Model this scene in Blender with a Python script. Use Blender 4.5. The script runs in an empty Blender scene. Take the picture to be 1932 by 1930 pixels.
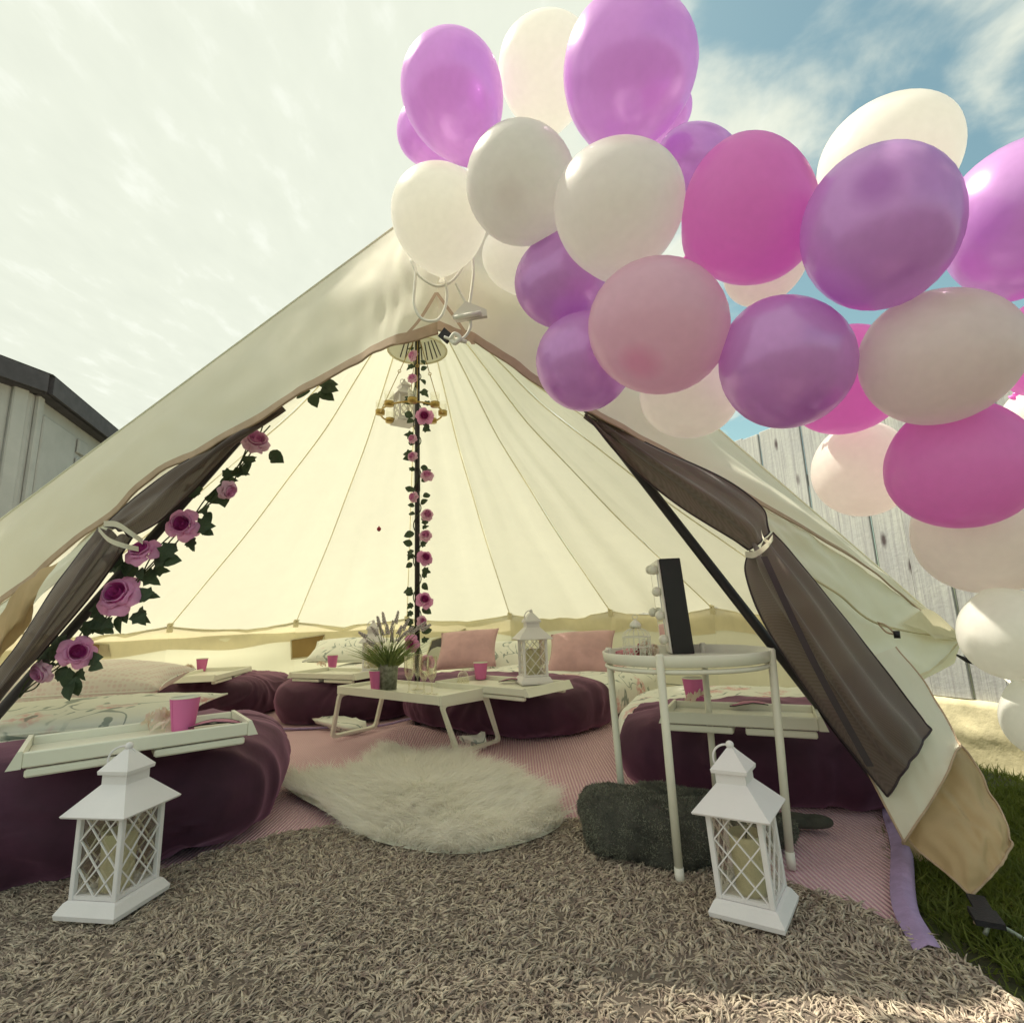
import bpy, math, random
import numpy as np
from mathutils import Vector, Matrix, noise
R_ = math.radians
rnd = random.Random(7)
rng = np.random.default_rng(7)
SC = bpy.context.scene
COL = SC.collection

# ------------------------------------------------------------------ camera
CAMZ, PITCH, ROLL, FPX = 0.64, R_(11.0), R_(1.96), 1000.0
F = Vector((0, math.cos(PITCH), math.sin(PITCH)))
Rx0 = Vector((1, 0, 0)); Up0 = Vector((0, -math.sin(PITCH), math.cos(PITCH)))
RV = Rx0 * math.cos(ROLL) - Up0 * math.sin(ROLL)
UV = Up0 * math.cos(ROLL) + Rx0 * math.sin(ROLL)
CAM = Vector((0, 0, CAMZ))
cd = bpy.data.cameras.new('camera'); cam = bpy.data.objects.new('camera', cd); COL.objects.link(cam)
cd.sensor_width = 36; cd.lens = 36 * FPX / 1932; cd.clip_start = 0.02; cd.clip_end = 400
cam.matrix_world = Matrix(((RV.x, UV.x, -F.x, CAM.x), (RV.y, UV.y, -F.y, CAM.y), (RV.z, UV.z, -F.z, CAM.z), (0, 0, 0, 1)))
SC.camera = cam

# ------------------------------------------------------------------ sky, sun, exposure
SUN_EL, SUN_AZ = R_(60), R_(-60)          # azimuth clockwise from +Y
SC.view_settings.view_transform = 'Standard'; SC.view_settings.look = 'None'
SC.view_settings.exposure = 1.0; SC.view_settings.gamma = 1.0; SC.view_settings.use_curve_mapping = False
W = bpy.data.worlds.new('World'); SC.world = W; W.use_nodes = True
wn, wl = W.node_tree.nodes, W.node_tree.links
wn.clear()
def wnode(t, **k):
    n = wn.new(t)
    for a, b in k.items(): setattr(n, a, b)
    return n
out = wnode('ShaderNodeOutputWorld'); bg = wnode('ShaderNodeBackground'); bg.inputs[1].default_value = 0.10
sky = wnode('ShaderNodeTexSky', sky_type='NISHITA', sun_disc=False); sky.sun_elevation = SUN_EL; sky.sun_rotation = SUN_AZ
sky.dust_density = 1.6; sky.air_density = 1.0
tint = wnode('ShaderNodeMix', data_type='RGBA', blend_type='MULTIPLY'); tint.inputs[0].default_value = 1
tint.inputs[7].default_value = (0.98, 1.10, 0.76, 1)
wl.new(sky.outputs[0], tint.inputs[6])
tc = wnode('ShaderNodeTexCoord')
sx = wnode('ShaderNodeSeparateXYZ'); wl.new(tc.outputs['Generated'], sx.inputs[0])
# clouds lie on a flat layer: divide direction by its height
dz = wnode('ShaderNodeMath', operation='MAXIMUM'); wl.new(sx.outputs[2], dz.inputs[0]); dz.inputs[1].default_value = 0.12
cx = wnode('ShaderNodeMath', operation='DIVIDE'); wl.new(sx.outputs[0], cx.inputs[0]); wl.new(dz.outputs[0], cx.inputs[1])
cy = wnode('ShaderNodeMath', operation='DIVIDE'); wl.new(sx.outputs[1], cy.inputs[0]); wl.new(dz.outputs[0], cy.inputs[1])
cc = wnode('ShaderNodeCombineXYZ'); wl.new(cx.outputs[0], cc.inputs[0]); wl.new(cy.outputs[0], cc.inputs[1])
n1 = wnode('ShaderNodeTexNoise'); n1.inputs['Scale'].default_value = 2.3; n1.inputs['Detail'].default_value = 7; n1.inputs['Roughness'].default_value = 0.52
n1.inputs['Distortion'].default_value = 0.35
wl.new(cc.outputs[0], n1.inputs['Vector'])
# more open sky towards the right (east), closed thin layer to the left
lr = wnode('ShaderNodeMapRange'); wl.new(cx.outputs[0], lr.inputs[0])
lr.inputs[1].default_value = -0.25; lr.inputs[2].default_value = 0.75; lr.inputs[3].default_value = 0.30; lr.inputs[4].default_value = -0.06
ad = wnode('ShaderNodeMath', operation='ADD'); wl.new(n1.outputs[0], ad.inputs[0]); wl.new(lr.outputs[0], ad.inputs[1])
cr = wnode('ShaderNodeMapRange', interpolation_type='SMOOTHSTEP'); wl.new(ad.outputs[0], cr.inputs[0])
cr.inputs[1].default_value = 0.42; cr.inputs[2].default_value = 0.62
# texture inside the cloud layer: small ripples
mp = wnode('ShaderNodeMapping'); mp.inputs['Rotation'].default_value = (0, 0, R_(35)); mp.inputs['Scale'].default_value = (9, 4.5, 5)
wl.new(cc.outputs[0], mp.inputs[0])
n2 = wnode('ShaderNodeTexNoise'); n2.inputs['Scale'].default_value = 1.3; n2.inputs['Detail'].default_value = 5; n2.inputs['Roughness'].default_value = 0.55
wl.new(mp.outputs[0], n2.inputs['Vector'])
rmp = wnode('ShaderNodeValToRGB'); wl.new(n2.outputs[0], rmp.inputs[0])
rmp.color_ramp.elements[0].position = 0.3; rmp.color_ramp.elements[0].color = (0.73, 0.765, 0.655, 1)
rmp.color_ramp.elements[1].position = 0.78; rmp.color_ramp.elements[1].color = (0.87, 0.90, 0.80, 1)
e = rmp.color_ramp.elements.new(0.56); e.color = (0.76, 0.795, 0.68, 1)
sc10 = wnode('ShaderNodeMix', data_type='RGBA', blend_type='MULTIPLY'); sc10.inputs[0].default_value = 1; sc10.inputs[7].default_value = (5.75, 5.75, 5.75, 1)
wl.new(rmp.outputs[0], sc10.inputs[6])
mx = wnode('ShaderNodeMix', data_type='RGBA'); wl.new(cr.outputs[0], mx.inputs[0]); wl.new(tint.outputs[2], mx.inputs[6]); wl.new(sc10.outputs[2], mx.inputs[7])
wl.new(mx.outputs[2], bg.inputs[0]); wl.new(bg.outputs[0], out.inputs[0])
sd = bpy.data.lights.new('sun', 'SUN'); sd.energy = 4.6; sd.angle = R_(0.9); sd.color = (1.0, 0.93, 0.76)
so = bpy.data.objects.new('sun', sd); COL.objects.link(so)
SUNV = Vector((math.sin(SUN_AZ) * math.cos(SUN_EL), math.cos(SUN_AZ) * math.cos(SUN_EL), math.sin(SUN_EL)))
so.rotation_euler = SUNV.to_track_quat('Z', 'Y').to_euler(); so.location = SUNV * 30

# ------------------------------------------------------------------ helpers: points
def ray(u, v): return F + RV * ((u - 966) / FPX) - UV * ((v - 965) / FPX)
def P(u, v, d): return CAM + ray(u, v) * d
def PY(u, v, y): r = ray(u, v); return CAM + r * (y / r.y)
def PZ(u, v, z): r = ray(u, v); return CAM + r * ((z - CAMZ) / r.z)
TC = PZ(788, 1363, 0.0); TC = Vector((-0.612, 3.36, 0)); TR = 2.5; EAVE = 0.62
def PCyl(u, v, R=TR):
    r = ray(u, v); a = r.x**2 + r.y**2; b = -2 * (r.x * TC.x + r.y * TC.y); c = TC.x**2 + TC.y**2 - R * R
    t = (-b + math.sqrt(b * b - 4 * a * c)) / (2 * a); return CAM + r * t

# ------------------------------------------------------------------ helpers: objects
def tag(o, label=None, cat=None, group=None, kind=None):
    if label: o['label'] = label
    if cat: o['category'] = cat
    if group: o['group'] = group
    if kind: o['kind'] = kind
    return o
def empty(name, loc=(0, 0, 0), rot=(0, 0, 0), label=None, cat=None, group=None):
    o = bpy.data.objects.new(name, None); COL.objects.link(o); o.location = loc; o.rotation_euler = rot
    o.empty_display_size = 0.05
    return tag(o, label, cat, group)
def copy_tree(o, parent=None):
    c = o.copy(); COL.objects.link(c)
    if parent: c.parent = parent
    for ch in list(o.children): copy_tree(ch, c)
    return c
def place(o, loc, rot=(0, 0, 0), s=1.0, label=None, group=None):
    o.location = loc; o.rotation_euler = rot; o.scale = (s, s, s)
    if label: o['label'] = label
    if group: o['group'] = group
    return o
class MB:
    def __init__(s): s.v = []; s.f = []; s.sm = []
    def add(s, vs, fs, smooth=True):
        b = len(s.v); s.v += [Vector(x) for x in vs]; s.f += [tuple(b + i for i in f) for f in fs]; s.sm += [smooth] * len(fs); return s
    def box(s, c, d, M=None, taper=1.0, bev=0.0):
        x, y, z = d[0] / 2, d[1] / 2, d[2] / 2
        if bev <= 0:
            vs = [(-x, -y, -z), (x, -y, -z), (x, y, -z), (-x, y, -z), (-x * taper, -y * taper, z), (x * taper, -y * taper, z), (x * taper, y * taper, z), (-x * taper, y * taper, z)]
            fs = [(3, 2, 1, 0), (4, 5, 6, 7), (0, 1, 5, 4), (1, 2, 6, 5), (2, 3, 7, 6), (3, 0, 4, 7)]
        else:
            b = min(bev, x * .9, y * .9, z * .9); vs = []; key = {}
            def V(p):
                k = tuple(round(a, 6) for a in p)
                if k not in key: key[k] = len(vs); vs.append(p)
                return key[k]
            fs = []
            S = (-1, 1)
            for sx_ in S: fs.append([V((sx_ * x, a * (y - b), c_ * (z - b))) for a, c_ in ((-1, -1), (1, -1), (1, 1), (-1, 1))][::sx_])
            for sy_ in S: fs.append([V((a * (x - b), sy_ * y, c_ * (z - b))) for a, c_ in ((-1, -1), (1, -1), (1, 1), (-1, 1))][::-sy_])
            for sz_ in S: fs.append([V((a * (x - b), c_ * (y - b), sz_ * z)) for a, c_ in ((-1, -1), (1, -1), (1, 1), (-1, 1))][::sz_])
            for a in S:
                for c_ in S:
                    fs.append([V((a * x, c_ * (y - b), -(z - b))), V((a * (x - b), c_ * y, -(z - b))), V((a * (x - b), c_ * y, z - b)), V((a * x, c_ * (y - b), z - b))][::a * c_])
                    fs.append([V((a * x, -(y - b), c_ * (z - b))), V((a * x, y - b, c_ * (z - b))), V((a * (x - b), y - b, c_ * z)), V((a * (x - b), -(y - b), c_ * z))][::a * c_])
                    fs.append([V((-(x - b), a * y, c_ * (z - b))), V((-(x - b), a * (y - b), c_ * z)), V((x - b, a * (y - b), c_ * z)), V((x - b, a * y, c_ * (z - b)))][::a * c_])
                    for e_ in S: fs.append([V((a * x, c_ * (y - b), e_ * (z - b))), V((a * (x - b), c_ * y, e_ * (z - b))), V((a * (x - b), c_ * (y - b), e_ * z))][::a * c_ * e_])
        M = M or Matrix.Identity(3)
        c = Vector(c)
        return s.add([c + M @ Vector(p) for p in vs], [tuple(f) for f in fs], False)
    def bar(s, a, b, w, h, up=(0, 0, 1)):
        a, b = Vector(a), Vector(b); d = (b - a); L = d.length; d.normalize()
        side = d.cross(Vector(up)).normalized() if abs(d.dot(Vector(up))) < .99 else Vector((1, 0, 0))
        u = side.cross(d).normalized()
        M = Matrix((d, side, u)).transposed()
        return s.box((a + b) / 2, (L, w, h), M)
    def tube(s, pts, r, n=8, caps=True, closed=False):
        pts = [Vector(p) for p in pts]; m = len(pts); rs = r if isinstance(r, (list, tuple)) else [r] * m
        t0 = (pts[1] - pts[0]).normalized(); nrm = t0.orthogonal().normalized(); vs = []; fs = []
        for i, p in enumerate(pts):
            t = ((pts[(i + 1) % m] if (closed or i < m - 1) else p) - (pts[i - 1] if (closed or i > 0) else p)).normalized()
            nrm = (nrm - t * nrm.dot(t)).normalized(); bn = t.cross(nrm)
            for k in range(n):
                a = 2 * math.pi * k / n; vs.append(p + (nrm * math.cos(a) + bn * math.sin(a)) * rs[i])
        for i in range(m if closed else m - 1):
            j = (i + 1) % m
            for k in range(n): fs.append((i * n + k, i * n + (k + 1) % n, j * n + (k + 1) % n, j * n + k))
        if caps and not closed: fs.append(tuple(range(n))[::-1]); fs.append(tuple((m - 1) * n + k for k in range(n)))
        return s.add(vs, fs)
    def lathe(s, prof, n=24, c=(0, 0, 0), M=None, closed=True):
        c = Vector(c); M = M or Matrix.Identity(3); vs = []; fs = []
        for (r, z) in prof:
            for k in range(n):
                a = 2 * math.pi * k / n; vs.append(c + M @ Vector((r * math.cos(a), r * math.sin(a), z)))
        for i in range(len(prof) - 1):
            for k in range(n): fs.append((i * n + k, i * n + (k + 1) % n, (i + 1) * n + (k + 1) % n, (i + 1) * n + k))
        return s.add(vs, fs)
    def square(s, prof, c=(0, 0, 0)):       # square "lathe": prof of (half width, z)
        vs = []; fs = []; c = Vector(c)
        for (r, z) in prof:
            for a, b in ((-1, -1), (1, -1), (1, 1), (-1, 1)): vs.append(c + Vector((a * r, b * r, z)))
        for i in range(len(prof) - 1):
            for k in range(4): fs.append((i * 4 + k, i * 4 + (k + 1) % 4, (i + 1) * 4 + (k + 1) % 4, (i + 1) * 4 + k))
        fs.append((3, 2, 1, 0)); n = (len(prof) - 1) * 4; fs.append((n, n + 1, n + 2, n + 3))
        return s.add(vs, fs, False)
    def ball(s, c, r, n=12, m=8):
        return s.lathe([(r * math.sin(math.pi * i / m) + 1e-5, -r * math.cos(math.pi * i / m)) for i in range(m + 1)], n, c)
    def grid(s, G, closed=False):
        h, w = len(G), len(G[0]); vs = [p for row in G for p in row]; fs = []
        for i in range(h - 1):
            for j in range(w - 1): fs.append((i * w + j, i * w + j + 1, (i + 1) * w + j + 1, (i + 1) * w + j))
        return s.add(vs, fs)
    def build(s, name, m, parent=None, world=True, label=None, kind=None, smooth=None, auto=None, data_only=False):
        off = Vector((0, 0, 0))
        if parent and world:
            q = parent
            while q: off += q.location; q = q.parent
        me = bpy.data.meshes.new(name)
        me.from_pydata([tuple(p - off) for p in s.v], [], s.f)
        sm = s.sm if smooth is None else [smooth] * len(s.f)
        me.polygons.foreach_set('use_smooth', sm)
        for mm in (m if isinstance(m, (list, tuple)) else [m]): me.materials.append(mm)
        me.validate(); me.update()
        if data_only: return me
        o = bpy.data.objects.new(name, me); COL.objects.link(o)
        if parent: o.parent = parent
        tag(o, label, None, None, kind)
        return o
def link(name, me, parent=None, loc=(0, 0, 0), rot=None, s=1.0):
    o = bpy.data.objects.new(name, me); COL.objects.link(o)
    if parent: o.parent = parent
    o.location = loc
    if rot is not None:
        if isinstance(rot, Matrix): o.rotation_euler = rot.to_euler()
        else: o.rotation_euler = rot
    o.scale = (s, s, s) if not isinstance(s, (tuple, list)) else s
    return o
def np_obj(name, V, Q, m, parent=None, kind=None, smooth=True):
    me = bpy.data.meshes.new(name); V = np.asarray(V, dtype=np.float32); Q = np.asarray(Q, dtype=np.int32)
    me.vertices.add(len(V)); me.vertices.foreach_set('co', V.ravel())
    k = Q.shape[1]; me.loops.add(Q.size); me.loops.foreach_set('vertex_index', Q.ravel())
    me.polygons.add(len(Q)); me.polygons.foreach_set('loop_start', np.arange(0, Q.size, k, dtype=np.int32))
    me.polygons.foreach_set('loop_total', np.full(len(Q), k, dtype=np.int32))
    me.polygons.foreach_set('use_smooth', np.full(len(Q), smooth)); me.materials.append(m); me.update(calc_edges=True)
    o = bpy.data.objects.new(name, me); COL.objects.link(o)
    if parent: o.parent = parent
    return tag(o, kind=kind)
def strands(root, d0, L, w, bend, segs=3, sides=3, taper=0.35, wig=None):
    """root,d0,bend: (n,3); L,w: (n,). bent tapered yarn or hair"""
    n = len(root); ts = np.linspace(0, 1, segs + 1)
    side = np.cross(d0, rng.normal(size=(n, 3))); side /= np.linalg.norm(side, axis=1, keepdims=True) + 1e-9
    oth = np.cross(d0, side); oth /= np.linalg.norm(oth, axis=1, keepdims=True) + 1e-9
    V = []; S = max(sides, 2)
    for t in ts:
        c = root + d0 * (L * t)[:, None] + bend * (t * t)
        if wig is not None: c = c + oth * (wig[0] * np.sin(wig[1] * t + wig[2]) - wig[0] * np.sin(wig[2]))[:, None]
        ww = w * (1 - (1 - taper) * t ** 1.5)
        if sides < 3: V.append(c - side * ww[:, None] / 2); V.append(c + side * ww[:, None] / 2)
        else:
            for k in range(sides):
                a = 2 * math.pi * k / sides; V.append(c + (side * math.cos(a) + oth * math.sin(a)) * ww[:, None] / 2)
    V = np.stack(V, 1).reshape(-1, 3); per = S * (segs + 1); Q = []
    base = np.arange(n) * per
    for i in range(segs):
        for k in range(sides if sides >= 3 else 1):
            k2 = (k + 1) % S
            Q.append(np.stack([base + i * S + k, base + i * S + k2, base + (i + 1) * S + k2, base + (i + 1) * S + k], 1))
    return V, np.concatenate(Q)
def in_poly(pts, poly):
    x, y = pts[:, 0], pts[:, 1]; ins = np.zeros(len(pts), bool); n = len(poly); j = n - 1
    for i in range(n):
        xi, yi = poly[i]; xj, yj = poly[j]
        c = ((yi > y) != (yj > y)) & (x < (xj - xi) * (y - yi) / (yj - yi + 1e-12) + xi); ins ^= c; j = i
    return ins
def smooth_poly(poly, n=8):
    out = []; m = len(poly)
    for i in range(m):
        p0, p1, p2, p3 = [Vector(poly[(i + k) % m]) for k in (-1, 0, 1, 2)]
        for j in range(n):
            t = j / n; out.append(.5 * ((2 * p1) + (p2 - p0) * t + (2 * p0 - 5 * p1 + 4 * p2 - p3) * t * t + (3 * p1 - p0 - 3 * p2 + p3) * t ** 3))
    return out
def crom(pts, n):
    pts = [Vector(p) for p in pts]; m = len(pts) - 1; res = []
    for q in range(n + 1):
        x = q / n * m; i = min(int(x), m - 1); t = x - i
        p1, p2 = pts[i], pts[i + 1]; p0 = pts[i - 1] if i > 0 else p1 * 2 - p2; p3 = pts[i + 2] if i + 2 <= m else p2 * 2 - p1
        res.append(.5 * ((2 * p1) + (p2 - p0) * t + (2 * p0 - 5 * p1 + 4 * p2 - p3) * t * t + (3 * p1 - p0 - 3 * p2 + p3) * t ** 3))
    return res
def cloth(rows, nu, nv, amp=0.0, fu=3.0, fv=3.0, seed=0.0, folds=0.0, nf=5, fold_in=1.0):
    """smooth sheet through rows of control points; wrinkles by param noise; folds: pleats running along the rows' direction v"""
    A = [crom(r, nu) for r in rows]
    G = [list(c) for c in zip(*[crom([A[i][j] for i in range(len(A))], nv) for j in range(nu + 1)])]
    H = [[p.copy() for p in r] for r in G]
    for i in range(nv + 1):
        for j in range(nu + 1):
            a = G[min(i + 1, nv)][j] - G[max(i - 1, 0)][j]; b = G[i][min(j + 1, nu)] - G[i][max(j - 1, 0)]
            nn = a.cross(b)
            if nn.length < 1e-12: continue
            nn.normalize(); u, v = j / nu, i / nv
            d = 0
            if amp:
                d += amp * noise.noise(Vector((u * fu, v * fv, seed))) + amp * .45 * noise.noise(Vector((u * fu * 2.7 + v, v * fv * 2.1, seed + 5)))
            if folds:
                ph = u * nf * math.pi * 2 + 1.8 * noise.noise(Vector((u * 2, v * 1.2, seed + 9)))
                d += folds * math.sin(ph) * (.3 + .7 * math.sin(math.pi * u)) * (1 - .75 * v ** 3) * fold_in
            H[i][j] = G[i][j] + nn * d
    return H
def edge_of(G, which):
    return {'top': G[0], 'bottom': G[-1], 'left': [r[0] for r in G], 'right': [r[-1] for r in G]}[which]
def puff(half, k=3.2, n=28, ends=None, wr=0.0, ws=4.0, seed=0, floor=True, pleat=0.0):
    """rounded cushion body: returns verts (local) and quads; bottom flattened"""
    vs = []; fs = []; key = {}
    def V(p):
        q = (round(p[0], 5), round(p[1], 5), round(p[2], 5))
        if q in key: return key[q]
        s = (abs(p[0])**k + abs(p[1])**k + abs(p[2])**k) ** (1 / k)
        d = Vector((p[0] / s, p[1] / s, p[2] / s)); w = Vector((d.x * half[0], d.y * half[1], d.z * half[2]))
        nn = Vector((d.x / half[0], d.y / half[1], d.z / half[2])).normalized()
        if wr:
            a = noise.noise(w * ws + Vector((seed, 0, 0))); b = noise.noise(w * ws * 2.6 + Vector((0, seed, 0)))
            c_ = abs(noise.noise(Vector((w.x * ws * .9, w.y * ws * .9, w.z * ws * .5 + seed)))) 
            w += nn * wr * (a + .5 * b - 1.5 * max(0, .12 - c_) * 4)
        if pleat:
            ang = math.atan2(w.z, w.y); e = max(0, (abs(d.x) - .55) / .45)
            w += nn * pleat * e * math.sin(ang * 17 + 3 * noise.noise(w * 3 + Vector((seed, 3, 0))))
        if floor: w.z = max(w.z, -half[2] + .004)
        key[q] = len(vs); vs.append(w); return key[q]
    T = [math.tan((i / n * 2 - 1) * math.pi / 4) for i in range(n + 1)]
    for ax in range(3):
        for sg in (-1, 1):
            for i in range(n):
                for j in range(n):
                    q = []
                    for (a, b) in ((i, j), (i + 1, j), (i + 1, j + 1), (i, j + 1)):
                        p = [0, 0, 0]; p[ax] = sg; p[(ax + 1) % 3] = T[a]; p[(ax + 2) % 3] = T[b]; q.append(V(p))
                    fs.append(tuple(q if sg > 0 else q[::-1]))
    return vs, fs
def pillow_mesh(w, h, t, n=22, seed=0, wr=.006, corner=.10):
    top, bot = [], []
    for i in range(n + 1):
        a, b = [], []
        for j in range(n + 1):
            x, y = j / n * 2 - 1, i / n * 2 - 1
            px = x * w / 2 * (1 - corner * (1 - y * y) * abs(x)); py = y * h / 2 * (1 - corner * (1 - x * x) * abs(y))
            th = t / 2 * (max(0, 1 - x**2) * max(0, 1 - y**2)) ** .42
            ns = wr * (noise.noise(Vector((x * 2.2 + seed, y * 2.2, 0))) + abs(noise.noise(Vector((x * 4 + seed, y * 4, 3))))) * (1 - max(abs(x), abs(y)) ** 6)
            a.append(Vector((px, py, th + ns))); b.append(Vector((px, py, -th * .9)))
        top.append(a); bot.append(b[::-1])
    mb = MB(); mb.grid(top); mb.grid(bot)
    # weld the rim
    key = {}; nv = []; mp_ = []
    for p in mb.v:
        k = (round(p.x, 5), round(p.y, 5), round(p.z, 5))
        if k not in key: key[k] = len(nv); nv.append(p)
        mp_.append(key[k])
    mb.v = nv; mb.f = [tuple(mp_[i] for i in f) for f in mb.f]
    return mb

# ------------------------------------------------------------------ materials
def newmat(name):
    m = bpy.data.materials.new(name); m.use_nodes = True; nt = m.node_tree; nt.nodes.clear(); return m, nt
class NT:
    def __init__(s, nt): s.nt = nt
    def n(s, t, ins=None, **k):
        q = s.nt.nodes.new(t)
        for a, b in k.items(): setattr(q, a, b)
        for a, b in (ins or {}).items():
            if isinstance(b, bpy.types.NodeSocket): s.nt.links.new(b, q.inputs[a])
            else: q.inputs[a].default_value = b
        return q
def rgb(c): return (c[0], c[1], c[2], 1)
def mat(name, base, rough=.7, var=.12, vscale=8, col2=None, bump=0.0, bscale=60, bdetail=4, metallic=0, sheen=0, coat=0, translucent=0, tcol=None,
        transp=0, extra=None, spec=.4, coords='Object', wave=None, sheen_t=None):
    m, nt = newmat(name); N = NT(nt)
    tc = N.n('ShaderNodeTexCoord'); co = tc.outputs[coords]
    c2 = col2 or tuple(x * (1 - var) for x in base)
    nz = N.n('ShaderNodeTexNoise', {'Vector': co, 'Scale': vscale, 'Detail': 5.0, 'Roughness': .6})
    mr = N.n('ShaderNodeMapRange', {0: nz.outputs[0], 1: .35, 2: .65})
    mixc = N.n('ShaderNodeMix', {0: mr.outputs[0], 6: rgb(base), 7: rgb(c2)}, data_type='RGBA')
    colour = mixc.outputs[2]
    if extra: colour = extra(N, co, colour)
    p = N.n('ShaderNodeBsdfPrincipled', {'Base Color': colour, 'Roughness': rough, 'Metallic': metallic, 'Specular IOR Level': spec})
    if sheen:
        p.inputs['Sheen Weight'].default_value = sheen; p.inputs['Sheen Roughness'].default_value = .45
        if sheen_t: p.inputs['Sheen Tint'].default_value = rgb(sheen_t)
    if coat: p.inputs['Coat Weight'].default_value = coat; p.inputs['Coat Roughness'].default_value = .08
    if bump:
        if wave:
            h = N.n('ShaderNodeTexWave', {'Vector': co, 'Scale': wave[0], 'Distortion': wave[1], 'Detail': 1.0}, bands_direction=wave[2]).outputs['Fac']
        else: h = N.n('ShaderNodeTexNoise', {'Vector': co, 'Scale': bscale, 'Detail': float(bdetail), 'Roughness': .6}).outputs[0]
        b = N.n('ShaderNodeBump', {'Height': h, 'Strength': min(1, bump), 'Distance': .004 if not wave else .006})
        nt.links.new(b.outputs[0], p.inputs['Normal'])
    sh = p.outputs[0]
    if translucent:
        t = N.n('ShaderNodeBsdfTranslucent', {'Color': rgb(tcol) if tcol else colour})
        if tcol is None: pass
        sh = N.n('ShaderNodeMixShader', {0: translucent, 1: sh, 2: t.outputs[0]}).outputs[0]
    if transp:
        t = N.n('ShaderNodeBsdfTransparent', {'Color': (1, 1, 1, 1)})
        sh = N.n('ShaderNodeMixShader', {0: transp, 1: sh, 2: t.outputs[0]}).outputs[0]
    N.n('ShaderNodeOutputMaterial', {0: sh})
    return m
CANVAS = (.87, .86, .73)
m_canvas = mat('cream_canvas', CANVAS, .85, .05, 5, bump=.25, bscale=400, translucent=.25, tcol=(.87, .87, .75))
m_canvas_front = mat('cream_canvas_outer', (.86, .83, .70), .85, .05, 4, bump=.3, bscale=350, translucent=.30, tcol=(.86, .80, .62))
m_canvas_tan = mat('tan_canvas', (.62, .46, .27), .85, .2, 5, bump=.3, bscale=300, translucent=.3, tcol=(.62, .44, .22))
m_band = mat('sand_eave_canvas', (.79, .72, .53), .85, .2, 6, bump=.3, bscale=300, translucent=.45, tcol=(.88, .81, .60))
m_wall = mat('pale_wall_canvas', (.86, .85, .72), .85, .05, 5, bump=.2, bscale=300, translucent=.45, tcol=(.86, .84, .62))
m_seam = mat('seam_tape', (.90, .86, .70), .8, .1, 20, bump=.3, bscale=500, translucent=.6)
m_hem = mat('pinkish_brown_hem', (.50, .36, .25), .8, .15, 20, bump=.4, bscale=400)
def twill(N, co, col):
    w = N.n('ShaderNodeTexWave', {'Vector': co, 'Scale': 95.0, 'Distortion': .6}, bands_direction='DIAGONAL')
    return N.n('ShaderNodeMix', {0: N.n('ShaderNodeMath', {0: w.outputs['Fac'], 1: .35}, operation='MULTIPLY').outputs[0], 6: col, 7: (.23, .17, .15, 1)}, data_type='RGBA').outputs[2]
m_mesh = mat('brown_mosquito_mesh', (.12, .088, .08), .75, .25, 3, bump=.3, bscale=500, transp=.035, extra=twill, sheen=.3, translucent=.15, tcol=(.25, .18, .12))
m_meshhem = mat('dark_mesh_hem', (.05, .035, .04), .7, .1, 20, bump=.3, bscale=300)
m_window = mat('brown_window_mesh', (.36, .25, .11), .8, .2, 6, bump=.3, bscale=300, translucent=.3, tcol=(.45, .3, .12))
m_vent = mat('dark_vent_mesh', (.07, .055, .065), .8, .2, 9, transp=.12)
m_steel = mat('dark_steel_pole', (.055, .05, .055), .45, .2, 10, metallic=.5)
m_rope = mat('white_rope', (.90, .88, .80), .8, .06, 60, bump=.25, wave=(220, 1, 'DIAGONAL'))
m_plastic = mat('white_plastic', (.78, .75, .68), .35, .04, 10, coat=.2)
m_black = mat('black_webbing', (.018, .015, .02), .6, .2, 30, bump=.3, bscale=200)
m_white = mat('white_painted_metal', (.80, .78, .66), .42, .05, 9, bump=.08, bscale=120, coat=.15)
m_white2 = mat('white_lantern_paint', (.82, .78, .79), .5, .05, 9, bump=.15, bscale=180)
m_tray = mat('cream_white_tray', (.84, .82, .69), .45, .05, 7, bump=.06, bscale=60, coat=.1)
def velvet_x(N, co, col): return col
m_velvet = mat('plum_velvet', (.070, .018, .046), .75, .4, 5, bump=.35, bscale=25, sheen=.7, sheen_t=(.62, .28, .45))
m_fleece = mat('charcoal_fleece', (.075, .075, .062), .9, .5, 14, bump=.5, bscale=90)
m_pinkvel = mat('dusty_pink_velvet', (.64, .38, .40), .75, .2, 7, bump=.3, bscale=30, sheen=.5, sheen_t=(1, .8, .75))
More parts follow.
